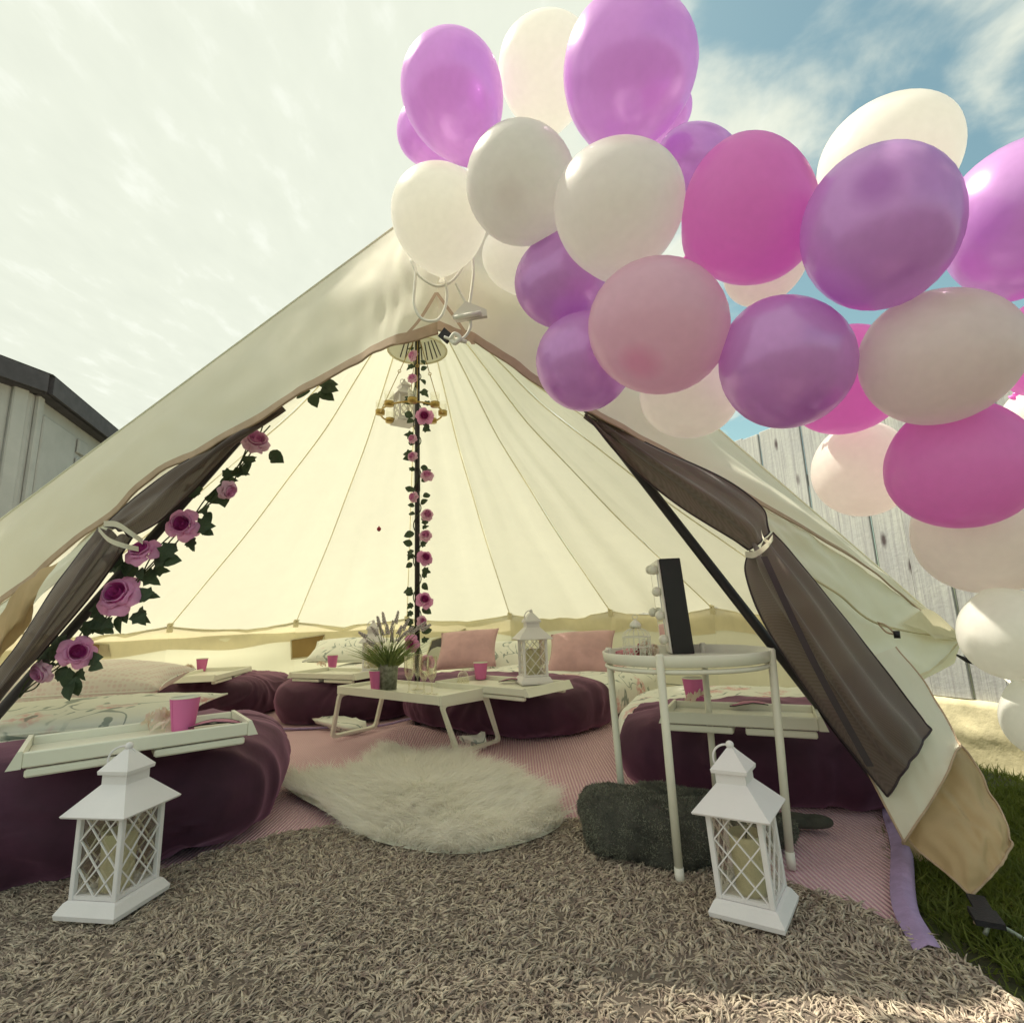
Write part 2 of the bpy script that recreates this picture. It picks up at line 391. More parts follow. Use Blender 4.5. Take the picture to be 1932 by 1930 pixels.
def floral(N, co, col):
    d = N.n('ShaderNodeTexNoise', {'Vector': co, 'Scale': 14.0, 'Detail': 3.0})
    vo = N.n('ShaderNodeVectorMath', {0: d.outputs['Color'], 1: (.5, .5, .5)}, operation='SUBTRACT')
    vs = N.n('ShaderNodeVectorMath', {0: vo.outputs[0], 'Scale': .09}, operation='SCALE')
    c2 = N.n('ShaderNodeVectorMath', {0: co, 1: vs.outputs[0]}, operation='ADD').outputs[0]
    v = N.n('ShaderNodeTexVoronoi', {'Vector': c2, 'Scale': 4.6, 'Randomness': .9})
    bl = N.n('ShaderNodeMapRange', {0: v.outputs['Distance'], 1: .36, 2: .22})
    pet = N.n('ShaderNodeTexNoise', {'Vector': co, 'Scale': 55.0, 'Detail': 2.0})
    pm = N.n('ShaderNodeMapRange', {0: pet.outputs[0], 1: .36, 2: .56})
    f = N.n('ShaderNodeMath', {0: bl.outputs[0], 1: pm.outputs[0]}, operation='MULTIPLY')
    f2 = N.n('ShaderNodeMath', {0: f.outputs[0], 1: .8}, operation='MULTIPLY')
    c = N.n('ShaderNodeMix', {0: f2.outputs[0], 6: col, 7: (.74, .32, .34, 1)}, data_type='RGBA').outputs[2]
    # twigs: thin iso lines of a noise field, broken up
    t = N.n('ShaderNodeTexNoise', {'Vector': co, 'Scale': 4.0, 'Detail': 1.5, 'Distortion': .6})
    a = N.n('ShaderNodeMath', {0: t.outputs[0], 1: .5}, operation='SUBTRACT'); ab = N.n('ShaderNodeMath', {0: a.outputs[0]}, operation='ABSOLUTE')
    ln = N.n('ShaderNodeMapRange', {0: ab.outputs[0], 1: .012, 2: .005})
    g = N.n('ShaderNodeTexNoise', {'Vector': co, 'Scale': 9.0, 'Detail': 1.0}); gm = N.n('ShaderNodeMapRange', {0: g.outputs[0], 1: .42, 2: .50})
    tw = N.n('ShaderNodeMath', {0: ln.outputs[0], 1: gm.outputs[0]}, operation='MULTIPLY')
    # leaves: small elongated cells
    ms = N.n('ShaderNodeMapping', {'Vector': c2, 'Scale': (24, 9, 14), 'Rotation': (0, .3, .7)})
    lv = N.n('ShaderNodeTexVoronoi', {'Vector': ms.outputs[0], 'Scale': 1.0}); lm = N.n('ShaderNodeMapRange', {0: lv.outputs['Distance'], 1: .30, 2: .22})
    g2 = N.n('ShaderNodeTexNoise', {'Vector': co, 'Scale': 5.0, 'Detail': 1.0}); gm2 = N.n('ShaderNodeMapRange', {0: g2.outputs[0], 1: .50, 2: .57})
    lf = N.n('ShaderNodeMath', {0: lm.outputs[0], 1: gm2.outputs[0]}, operation='MULTIPLY')
    al = N.n('ShaderNodeMath', {0: tw.outputs[0], 1: lf.outputs[0]}, operation='MAXIMUM'); al2 = N.n('ShaderNodeMath', {0: al.outputs[0], 1: .75}, operation='MULTIPLY')
    return N.n('ShaderNodeMix', {0: al2.outputs[0], 6: c, 7: (.16, .22, .20, 1)}, data_type='RGBA').outputs[2]
m_floral = mat('floral_cotton', (.87, .87, .79), .85, .05, 3, bump=.2, bscale=40, extra=floral)
def lace(N, co, col):
    v = N.n('ShaderNodeTexVoronoi', {'Vector': co, 'Scale': 42.0, 'Randomness': .15}); q = N.n('ShaderNodeMapRange', {0: v.outputs['Distance'], 1: .5, 2: .3})
    q2 = N.n('ShaderNodeMath', {0: q.outputs[0], 1: .5}, operation='MULTIPLY')
    return N.n('ShaderNodeMix', {0: q2.outputs[0], 6: col, 7: (.72, .52, .50, 1)}, data_type='RGBA').outputs[2]
m_lace = mat('pink_lace_print_cotton', (.86, .79, .73), .85, .05, 3, bump=.2, bscale=40, extra=lace)
def ribs(N, co, col):
    w = N.n('ShaderNodeTexWave', {'Vector': co, 'Scale': 26.0, 'Distortion': .8, 'Detail': 1.0, 'Detail Scale': .6}, bands_direction='X')
    f = N.n('ShaderNodeMapRange', {0: w.outputs['Fac'], 1: .2, 2: .7})
    return N.n('ShaderNodeMix', {0: f.outputs[0], 6: (.66, .36, .46, 1), 7: col}, data_type='RGBA').outputs[2]
m_mat = mat('pink_ribbed_mat', (.88, .64, .66), .8, .12, 3, bump=.7, wave=(26, .8, 'X'), extra=ribs)
m_matedge = mat('lilac_mat_edge', (.42, .30, .52), .85, .2, 30, bump=.6, bscale=150)
m_shag = mat('beige_shag_yarn', (.70, .60, .47), .9, .3, 50, col2=(.27, .20, .17), bump=.3, bscale=500)
m_shagbase = mat('shag_backing', (.20, .16, .13), .95, .3, 60)
m_fur = mat('white_sheepskin', (.96, .93, .87), .7, .03, 6, translucent=.45, tcol=(.97, .94, .88), sheen=.6, sheen_t=(1, 1, 1))
m_furbase = mat('sheepskin_hide', (.86, .85, .74), .9, .1, 20)
m_grass = mat('grass_blades', (.095, .12, .025), .7, .4, 9, col2=(.15, .17, .03), translucent=.3, tcol=(.20, .26, .03))
m_lawn = mat('lawn_soil', (.06, .075, .02), .95, .5, 5, col2=(.04, .035, .02), bump=.6, bscale=60)
m_sheet = mat('tent_groundsheet', (.52, .48, .36), .8, .15, 6, bump=.2, bscale=60)
m_pearl_l = None
def balloon_mat(name, base, metallic, rough, tl, tcol, coat, crown):
    m, nt = newmat(name); N = NT(nt)
    tc = N.n('ShaderNodeTexCoord'); at = N.n('ShaderNodeAttribute', attribute_name='crown')
    c = N.n('ShaderNodeMix', {0: at.outputs['Fac'], 6: rgb(base), 7: rgb(crown)}, data_type='RGBA').outputs[2]
    nz = N.n('ShaderNodeTexNoise', {'Vector': tc.outputs['Object'], 'Scale': 7.0, 'Detail': 3.0})
    mr = N.n('ShaderNodeMapRange', {0: nz.outputs[0], 1: .3, 2: .7, 3: .93, 4: 1.04})
    c = N.n('ShaderNodeVectorMath', {0: c, 'Scale': mr.outputs[0]}, operation='SCALE').outputs[0]
    p = N.n('ShaderNodeBsdfPrincipled', {'Base Color': c, 'Roughness': rough, 'Metallic': metallic, 'Coat Weight': coat, 'Coat Roughness': .06, 'Specular IOR Level': .5})
    bm = N.n('ShaderNodeTexNoise', {'Vector': tc.outputs['Object'], 'Scale': 260.0, 'Detail': 2.0}); b = N.n('ShaderNodeBump', {'Height': bm.outputs[0], 'Strength': .04, 'Distance': .001})
    nt.links.new(b.outputs[0], p.inputs['Normal'])
    t = N.n('ShaderNodeBsdfTranslucent', {'Color': rgb(tcol)})
    s = N.n('ShaderNodeMixShader', {0: tl, 1: p.outputs[0], 2: t.outputs[0]})
    N.n('ShaderNodeOutputMaterial', {0: s.outputs[0]})
    return m
BM = {
 'purple': balloon_mat('pearl_purple_latex', (.76, .46, .86), .26, .27, .46, (.92, .56, .97), .30, (.34, .14, .44)),
 'white': balloon_mat('white_latex', (.95, .93, .90), 0, .30, .60, (.99, .98, .92), .5, (.66, .56, .50)),
 'pink': balloon_mat('hot_pink_latex', (.97, .38, .82), 0, .33, .64, (1.0, .50, .90), .3, (.60, .07, .30)),
 'blush': balloon_mat('blush_pink_latex', (.97, .76, .84), 0, .28, .62, (1.0, .74, .88), .5, (.85, .13, .30)),
 'ivory': balloon_mat('ivory_latex', (.93, .88, .84), 0, .30, .60, (.99, .94, .90), .4, (.70, .60, .52)),
}
def glass_mat():
    m, nt = newmat('clear_glass'); N = NT(nt)
    g = N.n('ShaderNodeBsdfGlossy', {'Roughness': .03, 'Color': (.95, .95, .9, 1)}); t = N.n('ShaderNodeBsdfTransparent', {'Color': (.96, .95, .90, 1)})
    l = N.n('ShaderNodeLayerWeight', {'Blend': .25}); f = N.n('ShaderNodeMapRange', {0: l.outputs['Facing'], 3: .07, 4: .75})
    s = N.n('ShaderNodeMixShader', {0: f.outputs[0], 1: t.outputs[0], 2: g.outputs[0]})
    N.n('ShaderNodeOutputMaterial', {0: s.outputs[0]}); return m
m_glass = glass_mat()
m_candle = mat('ivory_wax', (.72, .66, .46), .5, .08, 6, translucent=.15)
m_brass = mat('brass', (.52, .36, .12), .35, .15, 20, metallic=.7)
m_galv = mat('galvanised_zinc', (.42, .44, .38), .45, .5, 45, col2=(.17, .18, .15), metallic=.35)
m_cup = mat('pink_paper', (.70, .17, .40), .6, .05, 10)
m_cupin = mat('white_paper', (.84, .81, .68), .6, .03, 10)
m_rose = mat('pink_silk_petal', (.86, .32, .66), .7, .45, 30, col2=(.88, .50, .74), translucent=.4)
m_rosedeep = mat('magenta_silk_petal', (.66, .09, .42), .7, .3, 30, translucent=.2)
m_rosepale = mat('pale_pink_silk_petal', (.84, .44, .68), .7, .3, 30, col2=(.88, .64, .76), translucent=.3)
m_leaf = mat('silk_ivy_leaf', (.075, .115, .06), .6, .4, 30, col2=(.045, .065, .04), translucent=.25)
m_stem = mat('green_stem', (.07, .09, .035), .7, .3, 30)
m_lav = mat('lavender_flower', (.86, .76, .80), .8, .3, 60, translucent=.2)
m_lavleaf = mat('lavender_leaf', (.16, .22, .07), .7, .4, 30, col2=(.28, .33, .12), translucent=.2)
m_carn = mat("cream_pink_carnation", (.88, .72, .64), .8, .25, 60, col2=(.85, .78, .62), translucent=.3)
m_mask = mat('rose_satin', (.45, .12, .24), .5, .2, 30)
m_blackgloss = mat('black_gloss_panel', (.012, .008, .010), .3, .2, 10)
m_bulb = mat('white_bulb_glass', (.82, .81, .70), .3, .03, 10, coat=.4)
m_mirror = mat('mirror_glass', (.8, .8, .8), .03, .0, 10, metallic=1)
m_ribbon = mat('red_ribbon', (.30, .02, .05), .5, .2, 20)
m_cone = mat('pink_paper_cone', (.72, .42, .40), .8, .4, 60, col2=(.55, .18, .22))
def board(N, co, col):
    mp = N.n('ShaderNodeMapping', {'Vector': co, 'Scale': (60, 60, 1.6)})
    g = N.n('ShaderNodeTexNoise', {'Vector': mp.outputs[0], 'Scale': 1.0, 'Detail': 6.0, 'Roughness': .7, 'Distortion': .4}); q = N.n('ShaderNodeMapRange', {0: g.outputs[0], 1: .42, 2: .62})
    c = N.n('ShaderNodeMix', {0: q.outputs[0], 6: col, 7: (.26, .26, .27, 1)}, data_type='RGBA').outputs[2]
    v = N.n('ShaderNodeTexVoronoi', {'Vector': N.n('ShaderNodeMapping', {'Vector': co, 'Scale': (7, 7, 2.6)}).outputs[0], 'Scale': 1.0}); k = N.n('ShaderNodeMapRange', {0: v.outputs['Distance'], 1: .17, 2: .06})
    return N.n('ShaderNodeMix', {0: k.outputs[0], 6: c, 7: (.06, .045, .05, 1)}, data_type='RGBA').outputs[2]
m_board = mat('weathered_grey_timber', (.40, .41, .39), .85, .25, 3, col2=(.33, .34, .35), bump=.6, bscale=40, extra=board)
m_conc = mat('rough_pale_render', (.58, .52, .34), .95, .25, 9, bump=1, bscale=28, bdetail=8)
m_house = mat('grey_cream_cladding', (.46, .43, .42), .8, .12, 3, bump=.3, bscale=150)
m_trim = mat('dark_brown_fascia', (.085, .072, .082), .7, .3, 9)
m_cladtrim = mat('cladding_trim', (.55, .50, .47), .7, .1, 9)  # plain paler colour for the cladding's corner strip
m_pane = mat('dark_window_glass', (.03, .04, .05), .1, .2, 3, coat=.6)

# ------------------------------------------------------------------ ground
rug_px = [(-500, 1990), (-320, 1700), (300, 1640), (420, 1600), (545, 1566), (680, 1552), (850, 1545), (1000, 1540), (1095, 1545), (1200, 1568), (1300, 1604), (1430, 1645), (1600, 1697), (1750, 1768), (1850, 1830), (1932, 1893), (2100, 2050)]
rug_poly = [(PZ(u, v, .02).x, PZ(u, v, .02).y) for u, v in rug_px] + [(.85, .2), (-1.2, .2)]
def lawn_h(x, y):
    t = min(1, max(0, (x - 1.75) / .75)); return -.30 * t * t * (3 - 2 * t) + .010 * noise.noise(Vector((x * 2, y * 2, 0)))
xs = [-60, -20, -8, -4] + [-2.5 + i * .1 for i in range(70)] + [5, 8, 20, 60]
ys = [-30, -6, -1] + [-.5 + i * .12 for i in range(50)] + [6, 8, 12, 30, 90]
mb = MB(); mb.grid([[Vector((x, y, lawn_h(x, y) - .022)) for x in xs] for y in ys])
tag(mb.build('lawn', m_lawn), kind='structure')
# grass blades on the strip the tent leaves open at the right
n = 46000
g = np.concatenate([np.stack([rng.uniform(.75, 4.2, n), rng.uniform(.45, 4.2, n)], 1), np.stack([rng.uniform(.85, 2.1, n), rng.uniform(.7, 2.0, n)], 1)])
keep = ~in_poly(g, rug_poly) & ((g[:, 1] > 1.9) | (g[:, 0] > .83 + (g[:, 1] - 1.25) * .47)) & ~(((g[:, 0] - TC.x)**2 + (g[:, 1] - TC.y)**2) < 2.35**2) & (g[:, 0] < 2.9 + 0 * g[:, 1])
g = g[keep]; n = len(g)
zz = np.array([lawn_h(a, b) - .022 for a, b in g])
root = np.column_stack([g, zz]); d = rng.normal(size=(n, 3)) * .45; d[:, 2] = 1; d /= np.linalg.norm(d, axis=1, keepdims=True)
bend = rng.normal(size=(n, 3)) * .014; bend[:, 2] = -abs(bend[:, 2])
V_, Q_ = strands(root, d, rng.uniform(.025, .055, n), rng.uniform(.003, .0055, n), bend, 2, 1, .15)
tag(np_obj('grass', V_, Q_, m_grass), 'short green lawn grass beside the tent', kind='stuff')
# groundsheet under the tent
mb = MB(); ring = [Vector((TC.x + 2.44 * math.cos(a), TC.y + 2.44 * math.sin(a), -.004)) for a in np.linspace(0, 2 * math.pi, 49)[:-1] if TC.y + 2.44 * math.sin(a) > 1.6]
ring.sort(key=lambda p: math.atan2(p.y - 2.9, p.x - TC.x))
mb.add(ring, [tuple(range(len(ring)))]); gs = mb.build('tent_groundsheet', m_sheet); tag(gs, 'pale groundsheet laid over the grass inside the tent', 'groundsheet')

# ------------------------------------------------------------------ fence, wall, house
FA, FB = Vector((2.95, 2.55, 0)), Vector((1.95, 4.75, 0))       # fence foot, near and far
fdir = (FB - FA).normalized(); fn = Vector((-fdir.y, fdir.x, 0))
if fn.dot(-FA) < 0: fn = -fn
fence = empty('timber_fence', FA - fdir * 1.5 + Vector((0, 0, .06)), label='weathered grey vertical board fence standing on the pale low wall', cat='fence')
t = -1.5; i = 0
while t < 5.0:
    w = rnd.uniform(.17, .23); c = FA + fdir * (t + w / 2) - fn * (.03 + .012 * (i % 2)); h0 = .065 + rnd.uniform(-.012, .012); h1 = 2.05 + t * .03 + rnd.uniform(-.012, .012)
    M = Matrix((fdir, fn, Vector((0, 0, 1)))).transposed()
    mb = MB(); mb.box(Vector((c.x, c.y, (h0 + h1) / 2)), (w - .004, .022, h1 - h0), M, bev=.004)
    mb.build('fence_board', m_board, fence); t += w; i += 1
for z in (.5, 1.6):
    mb = MB(); a = FA - fdir * 1.5 - fn * .075; b = FA + fdir * 5.0 - fn * .075
    mb.bar(Vector((a.x, a.y, z)), Vector((b.x, b.y, z)), .05, .08); mb.build('fence_rail', m_board, fence)
wallo = empty('retaining_wall', FA - fdir * 1.5 + Vector((0, 0, -.33)), label='low rough pale rendered wall under the grey fence', cat='wall')
G = []
for q in range(13):
    row = []
    for s_ in range(110):
        tt = -1.5 + 6.6 * s_ / 109; p = FA + fdir * tt + fn * (.03 + .012 * noise.noise(Vector((tt * 7, q * .5, 1))) + .02 * noise.noise(Vector((tt * 2, q * .2, 1))))
        row.append(Vector((p.x, p.y, -.36 + .42 * q / 12 + (.006 * noise.noise(Vector((tt * 9, 0, 4))) if q == 12 else 0))))
    G.append(row)
G.append([p - fn * .20 for p in G[-1]])
mb = MB(); mb.grid(G); mb.build('wall_face', m_conc, wallo)
# house at the left
HC = P(62, 738, 5.6); HZ = HC.z
def hp(base, ang, t, z): return Vector((base.x + math.sin(ang) * t, base.y + math.cos(ang) * t, z))
house = empty('clad_house', (HC.x, HC.y, 0), label='grey cream clad building with dark eaves behind the left side of the tent', cat='building')
far_a, near_a = R_(-17.5), R_(196)
def facade(t0, t1, ang, name='wall', off=0.0):
    mb = MB(); a, b = hp(HC, ang, t0, 0), hp(HC, ang, t1, 0)
    mb.add([a, b, Vector((b.x, b.y, HZ)), Vector((a.x, a.y, HZ))], [(0, 1, 2, 3)], False)
    return mb.build(name, m_house, house)
facade(0, 4.5, far_a); facade(0, 3.5, near_a)
outf = Vector((math.cos(far_a), -math.sin(far_a), 0)); outn = Vector((math.cos(R_(16)), -math.sin(R_(16)), 0))
def trim(ang, t, w, z0, z1, o, m=m_cladtrim, nm='cladding_panel', th=.03):
    a = hp(HC, ang, t, 0); b = hp(HC, ang, t + w, 0); d = (b - a).normalized(); M = Matrix((d, o, Vector((0, 0, 1)))).transposed()
    c = (a + b) / 2 + o * th / 2; mb = MB(); mb.box(Vector((c.x, c.y, (z0 + z1) / 2)), (w, th, z1 - z0), M, bev=.012); return mb.build(nm, m, house)
trim(far_a, 0.05, .10, 0, HZ - .02, outf, m_house, 'corner_post', .05)
trim(near_a, 0.05, .14, 0, HZ - .02, outn, m_house, 'corner_post', .05)
trim(near_a, .36, .10, 0, HZ - .12, outn, m_cladtrim, 'corner_strip', .03)
trim(near_a, .72, .9, .1, HZ - .14, outn, m_house)
trim(near_a, 1.75, .9, .1, HZ - .14, outn, m_house)
trim(far_a, .22, .72, .1, HZ - .18, outf, m_house)
trim(far_a, 1.02, .26, .1, HZ - .78, outf, m_house)
trim(far_a, 1.02, .26, HZ - .72, HZ - .42, outf, m_house)
trim(far_a, 1.02, .26, HZ - .36, HZ - .18, outf, m_house)
trim(far_a, 2.45, 1.6, .1, HZ - .22, outf, m_house)
# window
wfr = trim(far_a, 1.38, .80, HZ - 1.25, HZ - .42, outf, m_trim, 'window', .045)
a = hp(HC, far_a, 1.46, 0); b = hp(HC, far_a, 2.10, 0); d = (b - a).normalized(); M = Matrix((d, outf, Vector((0, 0, 1)))).transposed(); c = (a + b) / 2 + outf * .05
mb = MB(); mb.box(Vector((c.x, c.y, HZ - .84)), (.64, .02, .70), M); mb.build('pane', m_pane, wfr)
# eaves: fascia with gutter and roof slab
for ang, o, L in ((far_a, outf, 4.6), (near_a, outn, 3.6)):
    a, b = hp(HC, ang, -.02, HZ + .07) + o * .16, hp(HC, ang, L, HZ + .07) + o * .16
    mb = MB(); mb.bar(a, b, .05, .20); mb.build('fascia', m_trim, house)
    mb = MB(); a2, b2 = a - o * .16 - Vector((0, 0, .09)), b - o * .16 - Vector((0, 0, .09)); mb.bar(a2, b2, .30, .02); mb.build('soffit', m_trim, house)
rt = [hp(HC, far_a, 4.6, HZ + .18) + outf * .18, hp(HC, far_a, 0, HZ + .18) + (outf + outn) * .1, hp(HC, near_a, 3.6, HZ + .18) + outn * .18]
ridge = [p + Vector((-2.6, .4, .45)) for p in rt]
mb = MB(); mb.add(rt + ridge, [(0, 1, 4, 3), (1, 2, 5, 4)], False); mb.build('roof', m_trim, house)

# ------------------------------------------------------------------ unseen tree, added at the left to shade the near lawn and rug
tree = empty('added_shade_tree', (-6.00, 4.10, -.02), label='tall slender tree added out of view left of the tent, to cast shade', cat='tree')
TP = [Vector((-6.00, 4.10, -0.05)), Vector((-5.95, 4.15, 4.60)), Vector((-5.95, 4.30, 7.10)), Vector((-5.85, 4.34, 9.30)), Vector((-5.80, 4.38, 11.10))]
m_bark = mat('pale_bark', (.42, .38, .32), .9, .5, 6, col2=(.12, .10, .08), bump=.8, bscale=14)
mb = MB(); mb.tube(crom(TP, 24), [.13 - .11 * i / 24 for i in range(25)], 10); mb.build('trunk', m_bark, tree)
tr_ = random.Random(3); tips = []
for k in range(26):
    z = 8.6 + 2.4 * k / 26; b0 = Vector((-5.85, 4.34, z + .2)); a = k * 2.4; L = 1.0 * (1 - .45 * abs(k / 26 - .35)); e_ = b0 + Vector((math.cos(a) * L, math.sin(a) * L, .35 + .2 * tr_.random()))
    pth = crom([b0, b0.lerp(e_, .5) + Vector((0, 0, .08)), e_], 6); mb = MB(); mb.tube(pth, [.028 * (1 - i / 8) for i in range(7)], 5); mb.build('limb', m_bark, tree); tips += pth[2:]
n = 9000; base = np.array([tuple(tips[i]) for i in rng.integers(0, len(tips), n)]) + rng.normal(size=(n, 3)) * np.array([.20, .20, .16])
dd = rng.normal(size=(n, 3)); dd /= np.linalg.norm(dd, axis=1, keepdims=True)
V_, Q_ = strands(base, dd, rng.uniform(.05, .085, n), rng.uniform(.04, .06, n), rng.normal(size=(n, 3)) * .01, 2, 1, .1)
m_tleaf = mat('tree_leaves', (.07, .11, .03), .6, .4, 3, translucent=.3)
o = np_obj('crown', V_, Q_, m_tleaf, kind='stuff', smooth=False); o.parent = tree; o.location = -tree.location

# ------------------------------------------------------------------ bell tent
tent = empty('bell_tent', TC, label='cream canvas bell tent with its doors tied open', cat='tent')
def prof(r):
    pts = [(0, 3.02), (.12, 2.84), (.31, 2.63), (.83, 2.03), (1.6, 1.34), (2.5, EAVE)]
    for (a, za), (b, zb) in zip(pts, pts[1:]):
        if r <= b: return za + (zb - za) * (r - a) / (b - a)
    return EAVE
def tp(th, r, z): return Vector((TC.x + r * math.sin(th), TC.y + r * math.cos(th), z))
STEP = 2 * math.pi / 14; ANG = [STEP * (k + .5) for k in range(-5, 5)]
def panel(t0, t1, rmax=TR, seed=0, r0=.02):
    G = []
    for i in range(25):
        r = r0 + (rmax - r0) * (i / 24) ** .9; row = []
        for j in range(13):
            s = j / 12; th = t0 + (t1 - t0) * s; sag = math.sin(math.pi * s)
            chord = math.cos((t1 - t0) / 2) / math.cos(th - (t0 + t1) / 2)
            rr = r * (1 + (chord - 1) * .8)
            z = prof(r) - .030 * sag * (r / TR) - .022 * r * sag * noise.noise(Vector((s * 6 + seed, r * .5, seed))) - .012 * noise.noise(Vector((s * 11, r * 2, seed)))
            if i == 24: z += .045 * (abs(2 * s - 1)) ** 2 - .02
            row.append(tp(th, rr, z))
        G.append(row)
    return G
for k in range(len(ANG) - 1):
    mb = MB(); G = panel(ANG[k], ANG[k + 1], seed=k * 3.1); mb.grid(G); mb.build('roof_panel', m_canvas, tent)
    # eave band with wavy lower edge, then wall
    B = []
    for q in range(5):
        row = []
        for j in range(17):
            s = j / 16; th = ANG[k] + (ANG[k + 1] - ANG[k]) * s
            top = EAVE - .02 + .045 * (abs(2 * s - 1)) ** 2 - .010
            low = .44 + .035 * noise.noise(Vector((th * 5, 1, 0))) + .02 * math.sin(s * math.pi * 2 + k)
            chord = math.cos((ANG[k + 1] - ANG[k]) / 2) / math.cos(th - (ANG[k] + ANG[k + 1]) / 2); rr = (TR - .01) * (1 + (chord - 1) * .75)
            row.append(tp(th, rr - .012 * q / 4 + .012 * noise.noise(Vector((th * 9, q * .6, 3))) * q / 4, top + (low - top) * q / 4))
        B.append(row)
    mb = MB(); mb.grid(B); mb.build('eave_band', m_band, tent)
    mb = MB(); mb.tube([p + Vector((0, 0, .002)) for p in B[0]], .005, 5); mb.build('band_hem', m_seam, tent)
    Wl = []
    for q in range(9):
        row = []
        for j in range(13):
            s = j / 12; th = ANG[k] + (ANG[k + 1] - ANG[k]) * s; chord = math.cos((ANG[k + 1] - ANG[k]) / 2) / math.cos(th - (ANG[k] + ANG[k + 1]) / 2)
            rr = TR * (1 + (chord - 1) * .75) + .012 - .05 * q / 8 + .03 * noise.noise(Vector((th * 6, q * .35, 7))) * (q > 0)
            row.append(tp(th, rr, EAVE - .03 - (EAVE - .035) * q / 8))
        Wl.append(row)
    mb = MB(); mb.grid(Wl); mb.build('wall_panel', m_wall, tent)
for k, th in enumerate(ANG):
    pts = [tp(th, r, prof(r) - .006) for r in [.02, .12, .31, .55, .83, 1.2, 1.6, 2.05, 2.48]]
    mb = MB(); mb.tube(crom(pts, 30), .0045, 5); mb.build('seam', m_seam, tent)
    if 2 <= k <= 7:      # corner patch where guy line pulls
        a = tp(th, TR - .03, EAVE + .02); mb = MB(); mb.box(a, (.05, .012, .10), Matrix.Rotation(-th, 3, 'Z'), bev=.004); mb.build('corner_patch', m_seam, tent)
# windows and vents in the back wall
def wallpatch(cor, m, name, R=TR - .06, n=10, hem=True):
    (a, b, c, d_) = cor      # tl tr br bl  in photo coordinates
    rows = []
    for i in range(n + 1):
        t_ = i / n; l = (a[0] + (d_[0] - a[0]) * t_, a[1] + (d_[1] - a[1]) * t_); r = (b[0] + (c[0] - b[0]) * t_, b[1] + (c[1] - b[1]) * t_)
        rows.append([PCyl(l[0] + (r[0] - l[0]) * j / n, l[1] + (r[1] - l[1]) * j / n, R + .004 * math.sin(j)) for j in range(n + 1)])
    mb = MB(); mb.grid(rows); o = mb.build(name, m, tent)
    if hem:
        mb = MB(); loop = rows[0] + [r[-1] for r in rows[1:]] + rows[-1][::-1][1:] + [r[0] for r in rows[::-1][1:-1]]
        mb.tube(loop, .007, 5, closed=True); mb.build('window_trim', m_seam, o)
wallpatch([(549, 1207), (613, 1197), (598, 1238), (550, 1243)], m_window, 'window')
wallpatch([(942, 1212), (990, 1205), (990, 1246), (942, 1243)], m_window, 'window')
wallpatch([(160, 1212), (205, 1216), (208, 1238), (165, 1238)], m_window, 'window')
wallpatch([(815, 1208), (878, 1186), (905, 1246), (800, 1252)], m_vent, 'vent')
# cone cap inside and vent strips
mb = MB(); mb.tube([tp(a, .20, 2.44) for a in np.linspace(0, 2 * math.pi, 25)[:-1]], .007, 5, closed=True); mb.build('crown_ring', m_seam, tent)
mb = MB()
mb.grid([[tp(a, .20 - .18 * q, 2.44 + .34 * q) for a in np.linspace(0, 2 * math.pi, 29)] for q in (0, .5, 1)]); mb.build('crown_cap', m_canvas, tent)
for k in range(9):
    a = R_(-50 + 12.5 * k); mb = MB(); mb.bar(tp(a, .188, 2.46), tp(a, .13, 2.57), .007, .004); mb.build('vent_slit', m_vent, tent)
# centre pole
mb = MB(); mb.tube([Vector((TC.x, TC.y, .006)), Vector((TC.x, TC.y, 1.5)), Vector((TC.x, TC.y, 2.98))], .0165, 12); mb.build('centre_pole', m_steel, tent)
mb = MB(); mb.tube([Vector((TC.x, TC.y, 1.45)), Vector((TC.x, TC.y, 1.60))], .019, 12); mb.build('pole_sleeve', m_steel, tent)
# A-frame
PK = PY(822, 405, 1.70)
CL, CR = tp(ANG[0], TR, EAVE), tp(ANG[-1], TR, EAVE - .02)
def thru(u, v, y):
    q = PY(u, v, y); dd = (q - PK); return PK + dd * ((PK.z - .01) / -dd.z)
LF, RF = thru(0, 1342, 1.74), thru(1640, 1452, 1.66)
for ft in (LF, RF):
    mb = MB(); mb.tube(crom([PK, PK.lerp(ft, .5), ft], 12), .0155, 12); mb.build('door_pole', m_steel, tent)
CRL = Vector((TC.x + TR * math.sin(ANG[0]), TC.y + TR * math.cos(ANG[0]), EAVE))
PEAK = PY(835, 362, 1.66)
CRR = PY(1815, 1208, 2.10)
# front roof gores behind the crease
APEX = Vector((TC.x, TC.y, 2.98))
for cnr, th0 in ((CRL, ANG[0]), (CRR, ANG[-1])):
    rows = []
    for i in range(15):
        s = i / 14; base = [tp(th0, r, prof(r)) for r in [.05 + (TR - .05) * q / 14 for q in range(15)]]
        cre = APEX.lerp(PEAK, min(1, i / 14))
    A = [tp(th0, .03 + (TR - .03) * q / 16, prof(.03 + (TR - .03) * q / 16)) for q in range(17)]; A[-1] = cnr
    # ruled sheet: from seam points to the polyline apex->peak->corner
    Bp = [APEX.lerp(PEAK, q / 8) for q in range(8)] + [PEAK.lerp(cnr, q / 8) for q in range(9)]
    G = [[A[q].lerp(Bp[q], j / 8) - Vector((0, 0, .03 * math.sin(math.pi * j / 8))) for j in range(9)] for q in range(17)]
    mb = MB(); mb.grid(G); mb.build('roof_panel', m_canvas, tent)
